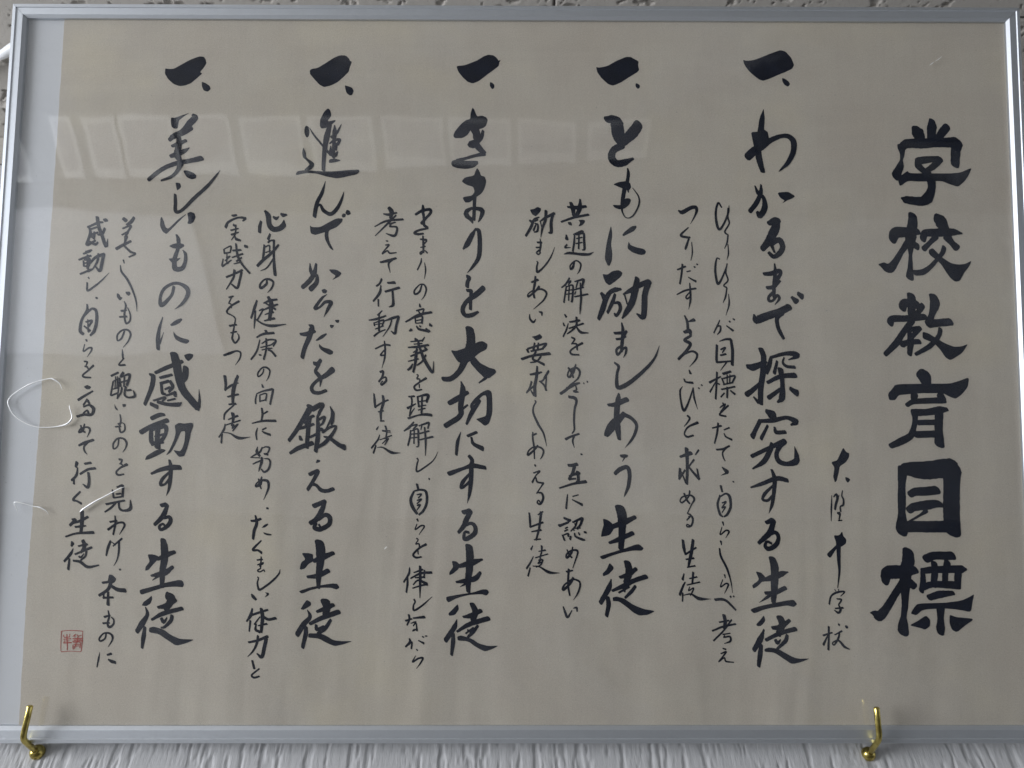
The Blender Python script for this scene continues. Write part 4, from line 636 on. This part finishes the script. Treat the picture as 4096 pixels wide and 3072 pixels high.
corner = [Vector((-.00184, -.00146)), Vector((.79815, .00148)), Vector((.80231, .56031)), Vector((.0023, .5575))]  # BL BR TR TL
widths = [.0120, .0104, .0107, .0104]       # bottom right top left
def offset_quad(fr):
    lines = []
    for i in range(4):
        a, b = corner[i], corner[(i + 1) % 4]
        d = (b - a).normalized(); n = Vector((d.y, -d.x))
        lines.append((a + n * widths[i] * fr, d))
    out = []
    for i in range(4):      # corner i = line i-1 x line i
        (p, d), (q, e) = lines[i - 1], lines[i]
        den = d.x * e.y - d.y * e.x
        s = ((q.x - p.x) * e.y - (q.y - p.y) * e.x) / den
        out.append(p + d * s)
    return out
prof = [(1, -.014), (1, .0044), (.985, .0049), (.965, .0051), (.745, .0052), (.735, .0051), (.70, .0045), (.69, .0044),
        (.205, .0044), (.19, .0043), (0, .0023), (0, -.003), (.3, -.003), (.3, -.014)]
quads = [offset_quad(fr) for fr, z in prof]
for i, nm in enumerate(['bottom', 'right', 'top', 'left']):
    V, F = [], []
    for (fr, z), q in zip(prof, quads):
        a, b = q[i], q[(i + 1) % 4]
        d = (b - a).normalized() * .00012
        V += [(a.x + d.x, a.y + d.y, z), (b.x - d.x, b.y - d.y, z)]
    n = len(prof)
    for k in range(n):
        k2 = (k + 1) % n
        F.append((k * 2, k2 * 2, k2 * 2 + 1, k * 2 + 1))
    F.append(tuple(range(0, 2 * n, 2))[::-1]); F.append(tuple(range(1, 2 * n, 2)))
    obj('frame_rail', V, F, M_ALU, root)

box('backing_board', (-.003, -.004, -.0028), (.804, .562, -.0008), M_MAT, root)

# paper: a sheet with a slightly uneven left edge
left = [(26.2, -3), (26.15, 46), (26.5, 110), (27.1, 136), (28.4, 197), (29.3, 236), (29.4, 285), (29.3, 345), (30.3, 413), (31.0, 490), (31.6, 561.5)]
L2 = smooth_path([(x, y, 0) for x, y in left], 16)
rnd = random.Random(4)
pv = [(p.x / 1000 + rnd.uniform(-1, 1) * .00022, p.y / 1000) for p in L2]
poly = pv + [(.8035, .5615), (.8035, -.003)]
V = [(x, y, 0) for x, y in poly] + [(x, y, -.0006) for x, y in poly]
n = len(poly)
F = [tuple(range(n))[::-1], tuple(range(n, 2 * n))] + [(i, (i + 1) % n, n + (i + 1) % n, n + i) for i in range(n)]
paper = obj('paper_sheet', V, F, M_PAPER, root)

# ink: every character is a brush-written mesh lying on the paper (units: 0.1 mm on the sheet)
def chaikin(P, r=.16, it=2):
    for _ in range(it):
        Q = []
        for i in range(len(P)):
            a, b = P[i], P[(i + 1) % len(P)]
            Q += [(a[0] * (1 - r) + b[0] * r, a[1] * (1 - r) + b[1] * r), (a[0] * r + b[0] * (1 - r), a[1] * r + b[1] * (1 - r))]
        P = Q
    return P

def stroke_mesh(pts, V, F, z, rnd):
    P = [Vector((a, b, c)) for a, b, c in pts]
    if len(P) == 1: P.append(P[0] + Vector((1, 0, 0)))
    # resample (Catmull-Rom for position and width)
    S_ = []
    for i in range(len(P) - 1):
        a = P[i - 1] if i else P[0] * 2 - P[1]
        b, c = P[i], P[i + 1]
        d = P[i + 2] if i + 2 < len(P) else c * 2 - b
        ln = (c - b).xy.length
        # tighten tangents by neighbour distance so short segments do not overshoot
        m1 = (c - a) * .5; m2 = (d - b) * .5
        lim = ln * 1.1 + 1e-6
        if m1.xy.length > lim: m1 *= lim / m1.xy.length
        if m2.xy.length > lim: m2 *= lim / m2.xy.length
        n = max(2, min(9, int(ln / 9) + 1))
        for j in range(n):
            t = j / n; t2 = t * t; t3 = t2 * t
            q = (2 * t3 - 3 * t2 + 1) * b + (t3 - 2 * t2 + t) * m1 + (3 * t2 - 2 * t3) * c + (t3 - t2) * m2
            q.z = b.z + (c.z - b.z) * (t2 * (3 - 2 * t) * .6 + t * .4)
            S_.append(q)
    S_.append(P[-1].copy())
    N = len(S_)
    T = []
    for i in range(N):
        d = (S_[min(i + 1, N - 1)] - S_[max(i - 1, 0)]).xy
        T.append(d.normalized() if d.length > 1e-6 else Vector((1, 0)))
    nib = Vector((.62, -.78))
    def shear(t):
        n = Vector((-t.y, t.x)); dn = nib.dot(n)
        if abs(dn) < .25: return 0
        return max(-.5, min(.5, nib.dot(t) / dn)) * .8
    secs = []
    w0, w1 = S_[0].z, S_[-1].z
    k0, k1 = shear(T[0]), shear(T[-1])
    for e, f in ((.30, .30), (.24, .62), (.13, .87)):
        secs.append((S_[0].xy - T[0] * w0 * e, T[0], w0 * f, k0))
    for i, q in enumerate(S_):
        fade0 = max(0, 1 - i / 3); fade1 = max(0, 1 - (N - 1 - i) / 3)
        secs.append((q.xy, T[i], q.z, k0 * fade0 + k1 * fade1 if N > 4 else (k0 + k1) / 2))
    for e, f in ((.13, .87), (.24, .62), (.30, .30)):
        secs.append((S_[-1].xy + T[-1] * w1 * e, T[-1], w1 * f, k1))
    base = len(V)
    for i, (p, t, w, k) in enumerate(secs):
        n = Vector((-t.y, t.x))
        w = w * 1.05 + 3.4 * min(1, w / 9) * max(0, 1 - w / 75)
        ja = 1 + rnd.uniform(-.045, .045) + (.6 / max(w, 6)) * rnd.uniform(-1, 1)
        jb = 1 + rnd.uniform(-.045, .045) + (.6 / max(w, 6)) * rnd.uniform(-1, 1)
        a = p + (n + t * k) * (w / 2 * ja); b = p - (n + t * k) * (w / 2 * jb)
        zz = z + i * 2e-6
        V.append((a.x * 1e-4, a.y * 1e-4, zz)); V.append((b.x * 1e-4, b.y * 1e-4, zz))
    for i in range(len(secs) - 1):
        j = base + 2 * i
        F.append((j, j + 1, j + 3, j + 2))

rnd = random.Random(11)
for line in GLYPHS.strip().split('\n'):
    parts = line.split('|')
    head = parts[0]; seal = head[0] == '@'
    ox, oy = [int(a) for a in head.lstrip('@').split()]
    V, F = [], []
    for si, s in enumerate(parts[1:]):
        z = .00006 + si * .000012
        polyg = s[0] == '*'
        v = [int(a) for a in s.lstrip('*').split()]
        if polyg:
            P = chaikin([(v[i], v[i + 1]) for i in range(0, len(v), 2)])
            P = [(a + rnd.uniform(-.7, .7), b + rnd.uniform(-.7, .7)) for a, b in P]
            base = len(V)
            V += [(a * 1e-4, b * 1e-4, z) for a, b in P]
            tris = tessellate_polygon([[Vector((a, b, 0)) for a, b in P]])
            F += [tuple(base + k for k in tr) for tr in tris]
        else:
            stroke_mesh([v[i:i + 3] for i in range(0, len(v), 3)], V, F, z, rnd)
    o = obj('seal_mark' if seal else 'brush_character', V, F, M_SEAL if seal else M_INK, paper)
    o.location = (ox * 1e-4, oy * 1e-4, 0)
    if seal: tag(o, 'small square red seal')

# glazing: a thin clear sheet, slightly bowed
gx = np.linspace(-.003, .8045, 60); gy = np.linspace(-.003, .562, 44)
GX, GY = np.meshgrid(gx, gy)
u = np.clip(GX / .8, 0, 1); vv = np.clip(GY / .56, 0, 1)
bow = GLASS_BOW(GX, GY)
base_z = .0014 + bow
n0, n1 = GX.shape
co = np.concatenate([np.stack([GX, GY, base_z + .0008], -1).reshape(-1, 3), np.stack([GX, GY, base_z], -1).reshape(-1, 3)])
F = []
for i in range(n0 - 1):
    for j in range(n1 - 1):
        a = i * n1 + j
        F.append((a, a + 1, a + n1 + 1, a + n1)); b = a + n0 * n1
        F.append((b, b + n1, b + n1 + 1, b + 1))
rim = [i for i in range(n1)] + [r * n1 + n1 - 1 for r in range(1, n0)] + [(n0 - 1) * n1 + c_ for c_ in range(n1 - 2, -1, -1)] + [r * n1 for r in range(n0 - 2, 0, -1)]
for a, b in zip(rim, rim[1:] + rim[:1]): F.append((a, a + n0 * n1, b + n0 * n1, b))
glass = obj('glazing_sheet', co.tolist(), F, M_GLASS, root, False)

# mirrored window glare, shaped as thin white tubes on the glazing
glare_streaks = [
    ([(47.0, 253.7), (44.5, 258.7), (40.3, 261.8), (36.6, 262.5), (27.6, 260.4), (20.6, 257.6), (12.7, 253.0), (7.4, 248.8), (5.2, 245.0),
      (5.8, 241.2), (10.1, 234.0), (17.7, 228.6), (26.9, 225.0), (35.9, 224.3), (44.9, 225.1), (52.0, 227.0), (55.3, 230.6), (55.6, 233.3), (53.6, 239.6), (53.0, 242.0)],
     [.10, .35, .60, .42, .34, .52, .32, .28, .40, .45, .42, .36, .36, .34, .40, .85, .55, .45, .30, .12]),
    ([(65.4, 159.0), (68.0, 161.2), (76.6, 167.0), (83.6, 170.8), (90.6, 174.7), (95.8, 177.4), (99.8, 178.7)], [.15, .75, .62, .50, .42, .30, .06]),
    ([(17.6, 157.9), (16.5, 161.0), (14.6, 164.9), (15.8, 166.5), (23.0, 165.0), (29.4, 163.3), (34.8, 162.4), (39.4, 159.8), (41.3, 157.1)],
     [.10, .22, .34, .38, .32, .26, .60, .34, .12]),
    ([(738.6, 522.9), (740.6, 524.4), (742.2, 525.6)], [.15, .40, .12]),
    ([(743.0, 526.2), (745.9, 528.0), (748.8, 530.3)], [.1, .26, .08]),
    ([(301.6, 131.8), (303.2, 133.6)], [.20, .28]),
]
for pts, ws in glare_streaks:
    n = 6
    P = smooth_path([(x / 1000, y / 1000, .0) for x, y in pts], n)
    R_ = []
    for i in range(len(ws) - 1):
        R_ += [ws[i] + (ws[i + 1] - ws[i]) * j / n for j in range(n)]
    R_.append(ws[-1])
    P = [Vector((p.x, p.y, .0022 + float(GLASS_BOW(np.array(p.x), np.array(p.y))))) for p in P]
    tube('crease', P, [r * .00105 for r in R_], M_GLARE, glass, seg=8)

# ------------------------------------------------------------------ brass hooks
def hook(label, x, zb, bend, tip, flange_r):
    e = empty('picture_hook', (x, 0, zb))
    o0 = Vector((x, 0, zb))
    B, Tt = Vector(bend) - o0, Vector(tip) - o0
    pts = [Vector((0, .004, 0)), Vector((0, -.006, 0))]
    a = Vector((0, -.006, 0)); d1 = (B - a).normalized(); d2 = (Tt - B).normalized()
    r = .0048
    p1, p2 = B - d1 * r, B + d2 * r
    pts += [a.lerp(p1, .5)]
    for k in range(9):
        t_ = k / 8
        pts.append(p1 * (1 - t_) ** 2 + B * 2 * t_ * (1 - t_) + p2 * t_ ** 2)
    pts += [p2.lerp(Tt, .5), Tt - d2 * .0006, Tt]
    rr = [.0022] * (len(pts) - 1) + [.0017]
    tube('hook_arm', pts, rr, M_BRASS, e, 18)
    # domed flange against the wall
    V, F = [], []
    seg = 24
    prof_ = [(0, -.0072), (.0018, -.0071), (.0036, -.0062), (.0049, -.0046), (.0055, -.0028), (.0056, -.0012), (.0050, .0002)]
    for (rad_, y) in prof_:
        for k in range(seg):
            an = 2 * math.pi * k / seg
            V.append((max(rad_, 1e-5) * flange_r * math.cos(an), y * flange_r, max(rad_, 1e-5) * flange_r * math.sin(an)))
    for i in range(len(prof_) - 1):
        for k in range(seg):
            F.append((i * seg + k, i * seg + (k + 1) % seg, (i + 1) * seg + (k + 1) % seg, (i + 1) * seg + k))
    obj('flange', V, F, M_BRASS, e, True)
    tag(e, label, 'hook', 'brass hooks carrying the frame')
hook('brass hook under the left end of the frame, its arm leaning right', .03735, 2.0853, (.0374, -.0281, 2.0864), HOOKTIP[0], 1.0)
hook('brass hook under the right part of the frame, its arm standing upright', .67547, 2.0862, (.6755, -.0281, 2.0888), HOOKTIP[1], .95)

# white cord running away behind the upper left corner
P = smooth_path(CORD, 8)
tag(tube('ceiling_cord', P, [.003 + .006 * i / (len(P) - 1) for i in range(len(P))], M_CORD, None, 12),
    'thick white cord on the ceiling behind the upper left side of the frame', 'cord')
